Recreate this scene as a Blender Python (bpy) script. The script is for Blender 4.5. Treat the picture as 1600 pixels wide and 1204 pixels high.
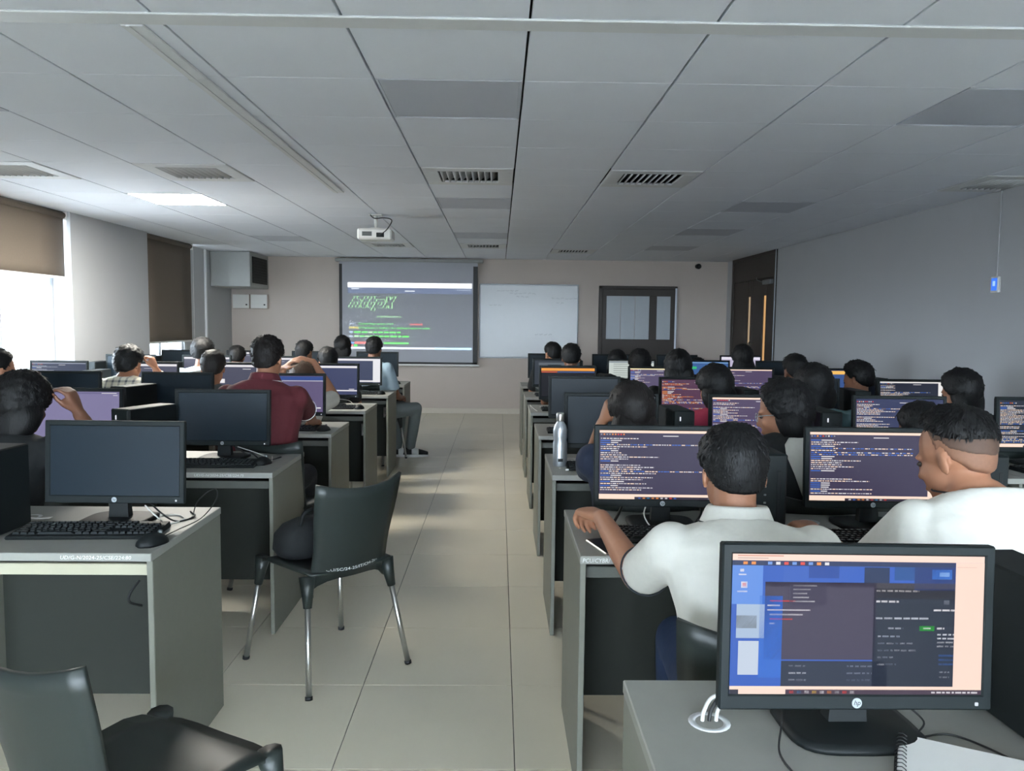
import bpy, math, random
import numpy as np
from mathutils import Vector, Matrix, noise

# ------------------------------------------------------------------ scene, camera, world, exposure
scene = bpy.context.scene
col = scene.collection
for o in list(bpy.data.objects):
    bpy.data.objects.remove(o)
EXPO = 2.0
scene.view_settings.view_transform = 'Standard'
scene.view_settings.look = 'None'
scene.view_settings.gamma = 1.0
scene.view_settings.use_curve_mapping = False
scene.view_settings.exposure = EXPO

cd = bpy.data.cameras.new('camera')
cam = bpy.data.objects.new('camera', cd)
col.objects.link(cam)
cd.sensor_fit = 'HORIZONTAL'
cd.sensor_width = 36.0
cd.lens = 36.0 * 1230.0 / 1600.0
cd.clip_start = 0.05
cam.location = (0.0, 0.0, 1.435)
# camera axes: a phone held level, tipped down 4.6 degrees, turned 1 degree right, 0.6 degree roll
_y = Vector((-20.0 / 1230, 99.0 / 1230, 1.0)).normalized()
_x = Vector((math.cos(0.011), -math.sin(0.011), 0.0))
_x = (_x - _y * _x.dot(_y)).normalized()
_z = -_x.cross(_y)
if _z.y < 0:
    _z = -_z
right = Vector((_x.x, _y.x, _z.x)); up = Vector((_x.y, _y.y, _z.y)); fwd = Vector((_x.z, _y.z, _z.z))
cam.matrix_world = Matrix(((right.x, up.x, -fwd.x, 0.0), (right.y, up.y, -fwd.y, 0.0),
                           (right.z, up.z, -fwd.z, 1.435), (0, 0, 0, 1)))
scene.camera = cam

SKY = 11.5          # daylight outside the windows
LAMP = 132.0        # the one ceiling panel that is switched on
world = bpy.data.worlds.new('world')
scene.world = world
world.use_nodes = True
_bg = world.node_tree.nodes['Background']
_bg.inputs['Color'].default_value = (0.86, 0.93, 1.0, 1)
_bg.inputs['Strength'].default_value = SKY
# overcast sky above the horizon, paler ground below it
_wt = world.node_tree
_tc = _wt.nodes.new('ShaderNodeTexCoord'); _sx = _wt.nodes.new('ShaderNodeSeparateXYZ'); _mr = _wt.nodes.new('ShaderNodeMapRange')
_mr.inputs['From Min'].default_value = -0.06; _mr.inputs['From Max'].default_value = 0.04
_mw = _wt.nodes.new('ShaderNodeMix'); _mw.data_type = 'RGBA'
_mw.inputs[6].default_value = (0.21, 0.22, 0.225, 1); _mw.inputs[7].default_value = (0.86, 0.93, 1.0, 1)
_wt.links.new(_tc.outputs['Generated'], _sx.inputs[0]); _wt.links.new(_sx.outputs[2], _mr.inputs['Value'])
_wt.links.new(_mr.outputs[0], _mw.inputs[0]); _wt.links.new(_mw.outputs[2], _bg.inputs['Color'])

# ------------------------------------------------------------------ helpers
def lin(c):
    c = c / 255.0
    return c / 12.92 if c <= 0.04045 else ((c + 0.055) / 1.055) ** 2.4

def S(r, g, b):
    return (lin(r), lin(g), lin(b), 1.0)

_mats = {}
def mat(name, c, rough=0.6, metal=0.0, var=0.10, scale=18.0, bump=0.0, bscale=60.0, spec=0.5, stretch=None):
    """a procedural principled material: noise-varied colour, optional bump"""
    if name in _mats:
        return _mats[name]
    m = bpy.data.materials.new(name)
    m.use_nodes = True
    nt = m.node_tree
    b = nt.nodes['Principled BSDF']
    b.inputs['Roughness'].default_value = rough
    b.inputs['Metallic'].default_value = metal
    b.inputs['Specular IOR Level'].default_value = spec
    tc = nt.nodes.new('ShaderNodeTexCoord')
    src = tc.outputs['Object']
    if stretch:
        mp = nt.nodes.new('ShaderNodeMapping')
        mp.inputs['Scale'].default_value = stretch
        nt.links.new(src, mp.inputs['Vector'])
        src = mp.outputs['Vector']
    n = nt.nodes.new('ShaderNodeTexNoise')
    n.inputs['Scale'].default_value = scale
    n.inputs['Detail'].default_value = 4.0
    nt.links.new(src, n.inputs['Vector'])
    mix = nt.nodes.new('ShaderNodeMix')
    mix.data_type = 'RGBA'
    lo = tuple(v * (1 - var) for v in c[:3]) + (1,)
    hi = tuple(min(1.0, v * (1 + var)) for v in c[:3]) + (1,)
    mix.inputs[6].default_value = lo
    mix.inputs[7].default_value = hi
    nt.links.new(n.outputs['Fac'], mix.inputs[0])
    nt.links.new(mix.outputs[2], b.inputs['Base Color'])
    if bump > 0:
        n2 = nt.nodes.new('ShaderNodeTexNoise')
        n2.inputs['Scale'].default_value = bscale
        n2.inputs['Detail'].default_value = 3.0
        nt.links.new(src, n2.inputs['Vector'])
        bp = nt.nodes.new('ShaderNodeBump')
        bp.inputs['Strength'].default_value = bump
        bp.inputs['Distance'].default_value = 0.01
        nt.links.new(n2.outputs['Fac'], bp.inputs['Height'])
        nt.links.new(bp.outputs['Normal'], b.inputs['Normal'])
    _mats[name] = m
    return m

def emit(c, k=1.0):
    """a light-giving colour for screens, lamps and glowing panes, at the photograph's exposure"""
    key = 'glow_%d_%d_%d_%.2f' % (c[0], c[1], c[2], k)
    if key in _mats:
        return _mats[key]
    m = bpy.data.materials.new(key)
    m.use_nodes = True
    nt = m.node_tree
    b = nt.nodes['Principled BSDF']
    b.inputs['Base Color'].default_value = (0.01, 0.01, 0.012, 1)
    b.inputs['Roughness'].default_value = 0.5
    b.inputs['Specular IOR Level'].default_value = 0.12
    b.inputs['Emission Color'].default_value = S(*c)
    b.inputs['Emission Strength'].default_value = k / (2 ** EXPO)
    _mats[key] = m
    return m

class MB:
    """collects faces; build() links them as ONE mesh object"""
    def __init__(s):
        s.v = []; s.f = []; s.m = []; s.sm = []; s.M = Matrix.Identity(4)
    def add(s, pts, faces, m=0, smooth=False):
        b = len(s.v)
        M = s.M
        s.v += [tuple(M @ Vector(p)) for p in pts]
        for f in faces:
            s.f.append(tuple(b + i for i in f)); s.m.append(m); s.sm.append(smooth)
    def quad(s, a, b, c, d, m=0):
        s.add([a, b, c, d], [(0, 1, 2, 3)], m)
    def box(s, x0, x1, y0, y1, z0, z1, m=0):
        s.add([(x0, y0, z0), (x1, y0, z0), (x1, y1, z0), (x0, y1, z0), (x0, y0, z1), (x1, y0, z1), (x1, y1, z1), (x0, y1, z1)],
              [(3, 2, 1, 0), (4, 5, 6, 7), (0, 1, 5, 4), (1, 2, 6, 5), (2, 3, 7, 6), (3, 0, 4, 7)], m)
    def cbox(s, x0, x1, y0, y1, z0, z1, b=0.004, m=0):
        """box with chamfered edges"""
        b = min(b, (x1 - x0) * .45, (y1 - y0) * .45, (z1 - z0) * .45)
        c = ((x0 + x1) / 2, (y0 + y1) / 2, (z0 + z1) / 2)
        h = ((x1 - x0) / 2, (y1 - y0) / 2, (z1 - z0) / 2)
        pts = []; idx = {}
        for sx in (-1, 1):
            for sy in (-1, 1):
                for sz in (-1, 1):
                    sg = (sx, sy, sz)
                    for ax in range(3):
                        p = [c[i] + sg[i] * (h[i] if i == ax else h[i] - b) for i in range(3)]
                        idx[(sx, sy, sz, ax)] = len(pts); pts.append(tuple(p))
        fs = []
        for ax in range(3):
            u, w = (ax + 1) % 3, (ax + 2) % 3
            for sg in (-1, 1):
                r = []
                for (a, d) in ((-1, -1), (1, -1), (1, 1), (-1, 1)):
                    k = [0, 0, 0]; k[ax] = sg; k[u] = a; k[w] = d
                    r.append(idx[tuple(k) + (ax,)])
                fs.append(tuple(r) if sg > 0 else tuple(r[::-1]))
            for a in (-1, 1):
                for d in (-1, 1):
                    k1 = [0, 0, 0]; k2 = [0, 0, 0]
                    k1[u] = k2[u] = a; k1[w] = k2[w] = d; k1[ax] = -1; k2[ax] = 1
                    q = (idx[tuple(k1) + (u,)], idx[tuple(k2) + (u,)], idx[tuple(k2) + (w,)], idx[tuple(k1) + (w,)])
                    fs.append(q if a * d < 0 else q[::-1])
        for sx in (-1, 1):
            for sy in (-1, 1):
                for sz in (-1, 1):
                    t = tuple(idx[(sx, sy, sz, a)] for a in range(3))
                    fs.append(t if sx * sy * sz > 0 else t[::-1])
        s.add(pts, fs, m)
    def loft(s, rings, m=0, cap=True, smooth=True, closed=True):
        n = len(rings[0]); pts = [p for r in rings for p in r]; fs = []
        for i in range(len(rings) - 1):
            for j in range(n if closed else n - 1):
                k = (j + 1) % n
                fs.append((i * n + j, i * n + k, (i + 1) * n + k, (i + 1) * n + j))
        if cap:
            fs.append(tuple(range(n))[::-1]); fs.append(tuple(range((len(rings) - 1) * n, len(rings) * n)))
        s.add(pts, fs, m, smooth)
    def tube(s, path, r, n=8, m=0, cap=True):
        P = [Vector(p) for p in path]
        R = r if isinstance(r, (list, tuple)) else [r] * len(P)
        rings = []; up_ = None
        for i, p in enumerate(P):
            t = (P[min(i + 1, len(P) - 1)] - P[max(i - 1, 0)])
            t = t.normalized() if t.length > 1e-9 else Vector((0, 0, 1))
            if up_ is None:
                up_ = Vector((0, 0, 1)) if abs(t.z) < .9 else Vector((1, 0, 0))
            u = (up_ - t * up_.dot(t))
            u = u.normalized() if u.length > 1e-6 else t.orthogonal().normalized()
            w = t.cross(u); up_ = u
            rings.append([p + (u * math.cos(a) + w * math.sin(a)) * R[i] for a in [2 * math.pi * k / n for k in range(n)]])
        s.loft(rings, m, cap)
    def lathe(s, prof, n=20, m=0, c=(0, 0, 0)):
        rings = [[(c[0] + r * math.cos(2 * math.pi * k / n), c[1] + r * math.sin(2 * math.pi * k / n), c[2] + z) for k in range(n)] for r, z in prof]
        s.loft(rings, m, True)
    def ell(s, c, r, m=0, nu=14, nv=9, M=None):
        c = Vector(c); pts = []; fs = []
        for i in range(nv + 1):
            ph = math.pi * i / nv
            for j in range(nu):
                th = 2 * math.pi * j / nu
                p = Vector((r[0] * math.sin(ph) * math.cos(th), r[1] * math.sin(ph) * math.sin(th), r[2] * math.cos(ph)))
                pts.append(c + (M @ p if M else p))
        for i in range(nv):
            for j in range(nu):
                k = (j + 1) % nu
                fs.append((i * nu + j, (i + 1) * nu + j, (i + 1) * nu + k, i * nu + k))
        s.add(pts, fs, m, True)
    def shell(s, grid, t, m=0):
        """a curved sheet with thickness from a grid of points"""
        G = [[Vector(p) for p in r] for r in grid]; a = len(G); b = len(G[0])
        N = []
        for i in range(a):
            row = []
            for j in range(b):
                du = G[min(i + 1, a - 1)][j] - G[max(i - 1, 0)][j]
                dv = G[i][min(j + 1, b - 1)] - G[i][max(j - 1, 0)]
                row.append(du.cross(dv).normalized())
            N.append(row)
        pts = [G[i][j] + N[i][j] * t / 2 for i in range(a) for j in range(b)] + [G[i][j] - N[i][j] * t / 2 for i in range(a) for j in range(b)]
        o = a * b; fs = []
        for i in range(a - 1):
            for j in range(b - 1):
                q = (i * b + j, (i + 1) * b + j, (i + 1) * b + j + 1, i * b + j + 1)
                fs.append(q); fs.append(tuple(o + k for k in q[::-1]))
        edge = [(0, j) for j in range(b)] + [(i, b - 1) for i in range(1, a)] + [(a - 1, j) for j in range(b - 2, -1, -1)] + [(i, 0) for i in range(a - 2, 0, -1)]
        for k in range(len(edge)):
            p = edge[k][0] * b + edge[k][1]; q = edge[(k + 1) % len(edge)]; q = q[0] * b + q[1]
            fs.append((p, q, o + q, o + p))
        s.add(pts, fs, m, True)
    def mesh(s, name, mats):
        me = bpy.data.meshes.new(name)
        me.from_pydata(s.v, [], s.f)
        for m in (mats if isinstance(mats, (list, tuple)) else [mats]):
            me.materials.append(m)
        me.polygons.foreach_set('material_index', s.m)
        me.polygons.foreach_set('use_smooth', s.sm)
        me.update()
        return me
    def build(s, name, mats, parent=None, loc=None, rot=None):
        return link(name, s.mesh(name, mats), parent, loc, rot)

def link(name, me, parent=None, loc=None, rot=None):
    o = bpy.data.objects.new(name, me)
    col.objects.link(o)
    if parent is not None:
        o.parent = parent
    if loc is not None:
        o.location = loc
    if rot is not None:
        o.rotation_euler = rot
    return o

def tag(o, label=None, cat=None, group=None, kind=None):
    if label: o['label'] = label
    if cat: o['category'] = cat
    if group: o['group'] = group
    if kind: o['kind'] = kind
    return o

def thing(name, label, cat, loc=(0, 0, 0), rz=0.0, group=None):
    o = bpy.data.objects.new(name, None)
    o.empty_display_size = 0.05
    col.objects.link(o)
    o.location = loc
    o.rotation_euler = (0, 0, rz)
    return tag(o, label, cat, group)

def dup(o, label, loc=None, rz=None, group=None, parent=None):
    """copy a thing with its parts and sub-parts (shared mesh data)"""
    c = o.copy(); col.objects.link(c)
    if label: c['label'] = label
    if group: c['group'] = group
    if loc is not None: c.location = loc
    if rz is not None: c.rotation_euler = (0, 0, rz)
    for ch in o.children:
        d = ch.copy(); col.objects.link(d); d.parent = c
        for g in ch.children:
            e = g.copy(); col.objects.link(e); e.parent = d
    return c

def smooth_path(pts, k=6):
    """Catmull-Rom through the points"""
    P = [Vector(p) for p in pts]; out = []
    for i in range(len(P) - 1):
        a, b, c, d = P[max(i - 1, 0)], P[i], P[i + 1], P[min(i + 2, len(P) - 1)]
        for j in range(k):
            t = j / k
            out.append(0.5 * ((2 * b) + (c - a) * t + (2 * a - 5 * b + 4 * c - d) * t * t + (-a + 3 * b - 3 * c + d) * t ** 3))
    out.append(P[-1])
    return out

_glyph = {}
def glyphs(text, mono=False):
    """filled outline of a line of text, size 1, as (verts, faces)"""
    if text in _glyph:
        return _glyph[text]
    cu = bpy.data.curves.new('lettering', 'FONT')
    cu.body = text; cu.size = 1.0; cu.resolution_u = 2; cu.fill_mode = 'FRONT'
    ob = bpy.data.objects.new('lettering', cu)
    me = ob.to_mesh()
    v = [(p.co.x, p.co.y) for p in me.vertices]
    f = [tuple(p.vertices) for p in me.polygons]
    ob.to_mesh_clear()
    bpy.data.objects.remove(ob); bpy.data.curves.remove(cu)
    _glyph[text] = (v, f)
    return _glyph[text]

def put_text(mb, text, origin, ex, ey, size, m=0, shear=0.0, width=None):
    v, f = glyphs(text)
    if not v:
        return
    o = Vector(origin); ex = Vector(ex); ey = Vector(ey)
    k = 1.0
    if width:
        w = max(p[0] for p in v) - min(p[0] for p in v)
        k = width / (w * size)
    mb.add([o + ex * (size * k * (p[0] + shear * p[1])) + ey * (size * p[1]) for p in v], f, m)

R = math.radians
# ------------------------------------------------------------------ materials
M_WALL = mat('painted_wall', S(176, 178, 181), 0.75, var=0.03, scale=3, bump=0.05, bscale=120)
M_BWALL = mat('painted_front_wall', S(192, 181, 173), 0.75, var=0.03, scale=3, bump=0.05, bscale=120)
M_CEIL = mat('ceiling_board', S(224, 228, 236), 0.85, var=0.03, scale=2.5, bump=0.04, bscale=200)
M_DARK = mat('ceiling_void', S(30, 32, 34), 0.9)
M_TRUNK = mat('pvc_trunking', S(212, 214, 216), 0.5, var=0.05)
M_TILE = mat('vitrified_floor_tile', S(214, 206, 186), 0.28, var=0.05, scale=4, spec=0.45)
M_GROUT = mat('grout', S(80, 78, 72), 0.9)
M_BASE = mat('skirting', S(205, 198, 186), 0.4, var=0.04)
M_FRAME = mat('window_aluminium', S(190, 196, 205), 0.4, 0.3, var=0.03)
M_BLIND = mat('blind_fabric', S(102, 92, 82), 0.85, var=0.08, scale=60, bump=0.1, bscale=400)
M_WHITE = mat('white_plastic', S(215, 215, 212), 0.45, var=0.03)
M_GREYBOX = mat('grey_metal_box', S(150, 152, 150), 0.5, var=0.05)
M_WOOD = mat('dark_door_laminate', S(48, 40, 35), 0.5, var=0.25, scale=6, stretch=(14, 14, 1.2))
M_BLACK = mat('black_plastic', S(17, 22, 23), 0.55, var=0.08, spec=0.3)
M_BLACK2 = mat('charcoal_plastic', S(20, 27, 28), 0.55, var=0.08, spec=0.25)
M_SCREENOFF = mat('unlit_screen', S(18, 31, 40), 0.42, var=0.05, spec=0.25)
M_TOP = mat('grey_laminate_top', S(142, 142, 136), 0.5, var=0.05, scale=30)
M_SIDE = mat('grey_laminate_panel', S(116, 117, 107), 0.5, var=0.05, scale=30)
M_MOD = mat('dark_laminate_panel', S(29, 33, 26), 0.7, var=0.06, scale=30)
M_RAIL2 = mat('grey_edge_board', S(84, 86, 80), 0.55, var=0.05)
M_RAIL = mat('cream_edge_board', S(176, 172, 150), 0.55, var=0.05)
M_CHAIR = mat('black_polypropylene', S(32, 39, 37), 0.42, var=0.08, scale=40, bump=0.06, bscale=600)
M_CHROME = mat('satin_tube_steel', S(190, 190, 185), 0.3, 0.95, var=0.04)
M_STEEL = mat('brushed_steel', S(195, 200, 206), 0.4, 0.85, var=0.06, stretch=(1, 1, 20))
M_CABLE = mat('black_cable', S(22, 24, 25), 0.5)
M_WCABLE = mat('white_cable', S(205, 205, 200), 0.5)
M_INK = mat('white_marker_ink', S(215, 218, 215), 0.7)
M_PAPER = mat('paper', S(225, 225, 222), 0.8, var=0.02)
M_LOGO = mat('badge_silver', S(165, 170, 173), 0.4, 0.3, var=0.02)
M_GREY = mat('grey_key', S(120, 126, 126), 0.5)
M_LIGHTOFF = mat('unlit_diffuser', S(190, 194, 204), 0.6, var=0.02)
M_BOARD = mat('whiteboard_enamel', S(205, 208, 212), 0.3, var=0.02)
M_ALU = mat('aluminium_edge', S(130, 134, 138), 0.4, 0.6, var=0.03)

# ------------------------------------------------------------------ the room
XL, XC, XR = -4.14, -3.98, 3.55          # window plane, column face, right wall
YB, YF, ZC = 12.3, -4.6, 2.405           # front wall with the screen, wall behind the camera, ceiling

mb = MB(); mb.box(XL - .3, XR + .2, YF - .2, YB + .2, -.12, -.004)
mb.box(XL, XR, YF, 1.83, -.004, 0.0)
floor = mb.build('floor', M_GROUT); tag(floor, kind='structure')
floor.data.materials.append(M_TILE)
for p in floor.data.polygons[6:]:
    p.material_index = 1
TX, TY = 0.587, 0.587
def slab(w, d, z0, z1, b, m, name):
    t = MB(); t.cbox(-w / 2, w / 2, -d / 2, d / 2, z0, z1, b); return t.mesh(name, m)
_cache = {}
xe = [0.064 + TX * k for k in range(-8, 7)]
xe = [XL] + [x for x in xe if XL + .02 < x < XR - .02] + [XR]
ye = [4.19 + TY * k for k in range(-4, 15)]
ye = [y for y in ye if y < YB - .02] + [YB]
for i in range(len(xe) - 1):
    for j in range(len(ye) - 1):
        w = xe[i + 1] - xe[i] - .0028; d = ye[j + 1] - ye[j] - .0028
        k = (round(w, 3), round(d, 3))
        if k not in _cache:
            _cache[k] = slab(w, d, -.006, 0.0, .0012, M_TILE, 'floor_tile')
        link('floor_tile', _cache[k], floor, ((xe[i] + xe[i + 1]) / 2, (ye[j] + ye[j + 1]) / 2, 0))

mb = MB(); mb.box(XL - .3, XR + .2, YF - .2, YB + .2, ZC + .03, ZC + .15)
ceiling = mb.build('ceiling', M_DARK); tag(ceiling, kind='structure')
ceiling.data.materials.append(M_CEIL)
CX0, CP, CY0 = 0.09, 0.605, 2.66
mb = MB(); mb.box(XL, XR, YF, CY0 - 2 * CP, ZC, ZC + .03)
mb.build('ceiling_panel', M_CEIL, ceiling)
LIGHTS = {(-1, 1), (3, 1), (-5, 1), (-1, 6), (3, 6), (-5, 6), (-1, 10), (3, 9), (-5, 11), (3, 12)}
LIT = (-5, 6)
VENTS = {(-6, 4), (-4, 4), (-1, 4), (1, 4), (5, 4), (-1, 12), (-3, 12), (1, 13)}
_cache = {}
for k in range(-7, 6):
    x0 = max(XL, CX0 + CP * k); x1 = min(XR, CX0 + CP * (k + 1))
    if k == 5: x1 = XR
    for r in range(-2, 16):
        y0 = CY0 + CP * r; y1 = min(YB, y0 + CP)
        if (k, r) in LIGHTS or (k, r) in VENTS or y1 - y0 < .05:
            continue
        w = x1 - x0 - .009; d = y1 - y0 - .0025
        key = (round(w, 3), round(d, 3))
        if key not in _cache:
            _cache[key] = slab(w, d, 0, .02, .002, M_CEIL, 'ceiling_tile')
        link('ceiling_tile', _cache[key], ceiling, ((x0 + x1) / 2, (y0 + y1) / 2, ZC))

# walls
def wall(name, m, *boxes):
    t = MB()
    for b in boxes: t.box(*b)
    return tag(t.build(name, m), kind='structure')
wall('wall_front', M_BWALL, (XL - .3, XR + .2, YB, YB + .15, 0, ZC + .03))
RW = [(-2.9, -.3), (.5, 3.4)]  # rear windows out of view, put in and sized for light from behind
wall('wall_rear', M_WALL, (XL - .3, RW[0][0], YF - .15, YF, 0, ZC + .03), (RW[0][1], RW[1][0], YF - .15, YF, 0, ZC + .03), (RW[1][1], XR + .2, YF - .15, YF, 0, ZC + .03),
     (XL, XR, YF - .15, YF, 0, .6), (XL, XR, YF - .15, YF, 2.3, ZC + .03))
D2Y0, D2Y1 = 10.1, 12.0
wall('wall_right', M_WALL, (XR, XR + .15, YF, D2Y0, 0, ZC + .03), (XR, XR + .15, D2Y1, YB, 0, ZC + .03),
     (XR + .06, XR + .15, D2Y0, D2Y1, 0, ZC + .03))
WIN = [(9.05, 10.45, 1.14), (5.85, 7.45, 1.79), (2.65, 4.25, 0.8), (-0.55, 1.05, 0.8), (-3.75, -2.15, 0.8)]
SILL = 0.78
cuts = []
y = YB
for a, b, _ in WIN:
    cuts.append((b, y)); y = a
cuts.append((YF, y))
boxes = [(XL - .2, XL, a, b, 0, ZC + .03) for a, b in cuts]
boxes += [(XL - .2, XL, a, b, 0, SILL) for a, b, _ in WIN]
boxes += [(XL, XC, 7.45, 9.05, 0, ZC), (XL, XC, 4.25, 5.85, 0, ZC), (XL, XC, 1.05, 2.65, 0, ZC), (XL, XC, -2.15, -0.55, 0, ZC)]
wall('wall_left', M_WALL, *boxes)
t = MB(); t.cbox(XL, XR, YB - .014, YB, 0, .085, .003); tag(t.build('baseboard_front', M_BASE), kind='structure')
t = MB(); t.cbox(XR - .014, XR, YF, D2Y0 - .05, 0, .085, .003); tag(t.build('baseboard_right', M_BASE), kind='structure')
t = MB(); t.cbox(XL, XR, 2.605, 2.7, ZC - .007, ZC, .003); tag(t.build('trim_1', M_TRUNK), kind='structure')
t = MB(); t.cbox(-1.262, -1.182, 2.7, 6.07, ZC - .010, ZC, .004); t.cbox(-1.242, -1.228, 2.7, 6.07, ZC - .013, ZC - .009, .002)
t.cbox(-1.262, -1.182, 3.28, 3.32, ZC - .0115, ZC - .009, .001)
t.cbox(-1.262, -1.182, 4.45, 4.5, ZC - .0115, ZC - .009, .001)
tag(t.build('trim_2', M_TRUNK), kind='structure')

# windows with glass, portals and roller blinds
gm = bpy.data.materials.new('window_glass'); gm.use_nodes = True
nt = gm.node_tree; nt.nodes.remove(nt.nodes['Principled BSDF'])
tr = nt.nodes.new('ShaderNodeBsdfTransparent'); gl = nt.nodes.new('ShaderNodeBsdfGlossy'); gl.inputs['Roughness'].default_value = .03
tr.inputs['Color'].default_value = (.93, .97, 1, 1)
fr = nt.nodes.new('ShaderNodeLayerWeight'); fr.inputs['Blend'].default_value = .12; mx = nt.nodes.new('ShaderNodeMixShader')
nt.links.new(fr.outputs['Facing'], mx.inputs[0]); nt.links.new(tr.outputs[0], mx.inputs[1]); nt.links.new(gl.outputs[0], mx.inputs[2])
nt.links.new(mx.outputs[0], nt.nodes['Material Output'].inputs['Surface'])
for i, (a, b) in enumerate(RW):
    w = MB()
    for (p, q, u, v) in ((a, a + .05, .6, 2.3), (b - .05, b, .6, 2.3), (a, b, .6, .65), (a, b, 2.25, 2.3), ((a + b) / 2 - .03, (a + b) / 2 + .03, .6, 2.3)):
        w.cbox(p, q, YF - .08, YF - .02, u, v, .004)
    win = tag(w.build('window_%d' % (i + 6), M_FRAME), kind='structure')
    for (p, q) in ((a + .05, (a + b) / 2 - .03), ((a + b) / 2 + .03, b - .05)):
        g = MB(); g.box(p, q, YF - .055, YF - .047, .65, 2.25); g.build('pane', gm, win)
    ld = bpy.data.lights.new('sky_portal', 'AREA'); ld.shape = 'RECTANGLE'; ld.size = b - a; ld.size_y = 1.7
    ld.cycles.is_portal = True
    lo = bpy.data.objects.new('sky_portal', ld); col.objects.link(lo)
    lo.location = ((a + b) / 2, YF - .2, 1.45); lo.rotation_euler = (R(90), 0, R(180))
for i, (a, b, zb) in enumerate(WIN):
    w = MB(); xg = XL - .05
    for (p, q) in ((a, a + .05), (b - .05, b)):
        w.cbox(xg - .03, xg + .03, p, q, SILL, ZC, .004)
    for (p, q) in ((SILL, SILL + .05), (ZC - .05, ZC)):
        w.cbox(xg - .03, xg + .03, a, b, p, q, .004)
    mid = (a + b) / 2
    w.cbox(xg - .025, xg + .025, mid - .035, mid + .035, SILL, ZC, .004)
    win = tag(w.build('window_%d' % (i + 1), M_FRAME), kind='structure')
    for (p, q) in ((a + .05, mid - .035), (mid + .035, b - .05)):
        g = MB(); g.box(xg - .004, xg + .004, p, q, SILL + .05, ZC - .05); g.build('pane', gm, win)
    s = MB(); s.cbox(XL - .06, XL + .09, a, b, SILL - .03, SILL, .004); s.build('window_sill', M_BASE, win)
    ld = bpy.data.lights.new('sky_portal', 'AREA'); ld.shape = 'RECTANGLE'; ld.size = b - a; ld.size_y = ZC - SILL
    ld.cycles.is_portal = True
    lo = bpy.data.objects.new('sky_portal', ld); col.objects.link(lo)
    lo.matrix_world = Matrix(((0, 0, -1, XL - .12), (1, 0, 0, mid), (0, -1, 0, (SILL + ZC) / 2), (0, 0, 0, 1)))
    lab = ['taupe roller blind drawn most of the way down, window nearest the front wall',
           'taupe roller blind half raised over the bright window at the left edge',
           'taupe roller blind lowered over the window beside the nearest desks',
           'taupe roller blind on the window level with the nearest seats',
           'taupe roller blind on the window nearest the rear wall'][i]
    t = thing('roller_blind', lab, 'blind', (XC - .05, mid, 0), 0, 'roller blinds on the window wall')
    f = MB(); h = (b - a) / 2 - (.0 if i else .0)
    f.shell([[(.012 * math.sin((ZC - z) * 1.2) * 0, yy, z) for yy in np.linspace(-h + .01, h - .03, 5)] for z in np.linspace(ZC - .001, zb + .015, 8)], .003)
    f.build('blind_fabric', M_BLIND, t)
    f = MB(); f.cbox(-.009, .009, -h + .008, h - .028, zb, zb + .022, .004); f.build('bottom_bar', M_WHITE, t)
    f = MB(); f.tube([(0, -h + .01, ZC - .035), (0, h - .03, ZC - .035)], .028, 14); f.build('roller_tube', M_BLIND, t)
    f = MB(); f.cbox(-.03, .03, h - .03, h - .012, ZC - .075, ZC, .006); f.build('bracket', M_WHITE, t)
    f = MB(); f.tube([(.03, h - .02, ZC - .05), (.03, h - .02, zb - .1)], .002, 6); f.build('chain', M_WHITE, t)

# door in the front wall: dark frame, papered panes
d = MB(); Y = YB
x0, x1, zt = 1.545, 2.765, 2.015
for (p, q, r_, s_) in ((x0, x0 + .06, 0, zt), (x1 - .035, x1, 0, zt), (x0, x1, zt - .05, zt)):
    d.cbox(p, q, Y - .045, Y + .01, r_, s_, .006)
door1 = tag(d.build('door_1', M_WOOD), kind='structure')
for (p, q, panes) in ((x0 + .06, 2.29, [(1.665, 1.885), (1.89, 2.108), (2.113, 2.335)]), (2.35, x1 - .035, [(2.45, 2.66)])):
    pass
leaf = MB()
PZ0, PZ1 = 1.19, 1.86
panes = [(1.665, 1.885), (1.891, 2.108), (2.114, 2.335), (2.45, 2.665)]
leaf.cbox(x0 + .06, x1 - .035, Y - .03, Y, 0, PZ0, .003)
leaf.cbox(x0 + .06, x1 - .035, Y - .03, Y, PZ1, zt - .05, .003)
leaf.cbox(x0 + .06, 1.665, Y - .03, Y, PZ0, PZ1, .003); leaf.cbox(2.335, 2.45, Y - .03, Y, PZ0, PZ1, .003); leaf.cbox(2.665, x1 - .035, Y - .03, Y, PZ0, PZ1, .003)
lf = leaf.build('door_leaf', M_WOOD, door1)
M_FROST = mat('papered_glass', S(168, 175, 182), 0.4, var=0.03)
for p, q in panes:
    g = MB(); g.cbox(p, q, Y - .02, Y - .012, PZ0, PZ1, .002); g.build('pane', M_FROST, lf)
g = MB(); g.cbox(x1 - .035, x1 - .005, Y - .05, Y - .045, 0.0, zt - .03, .001); g.build('edge_strip', M_FRAME, door1)

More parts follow.
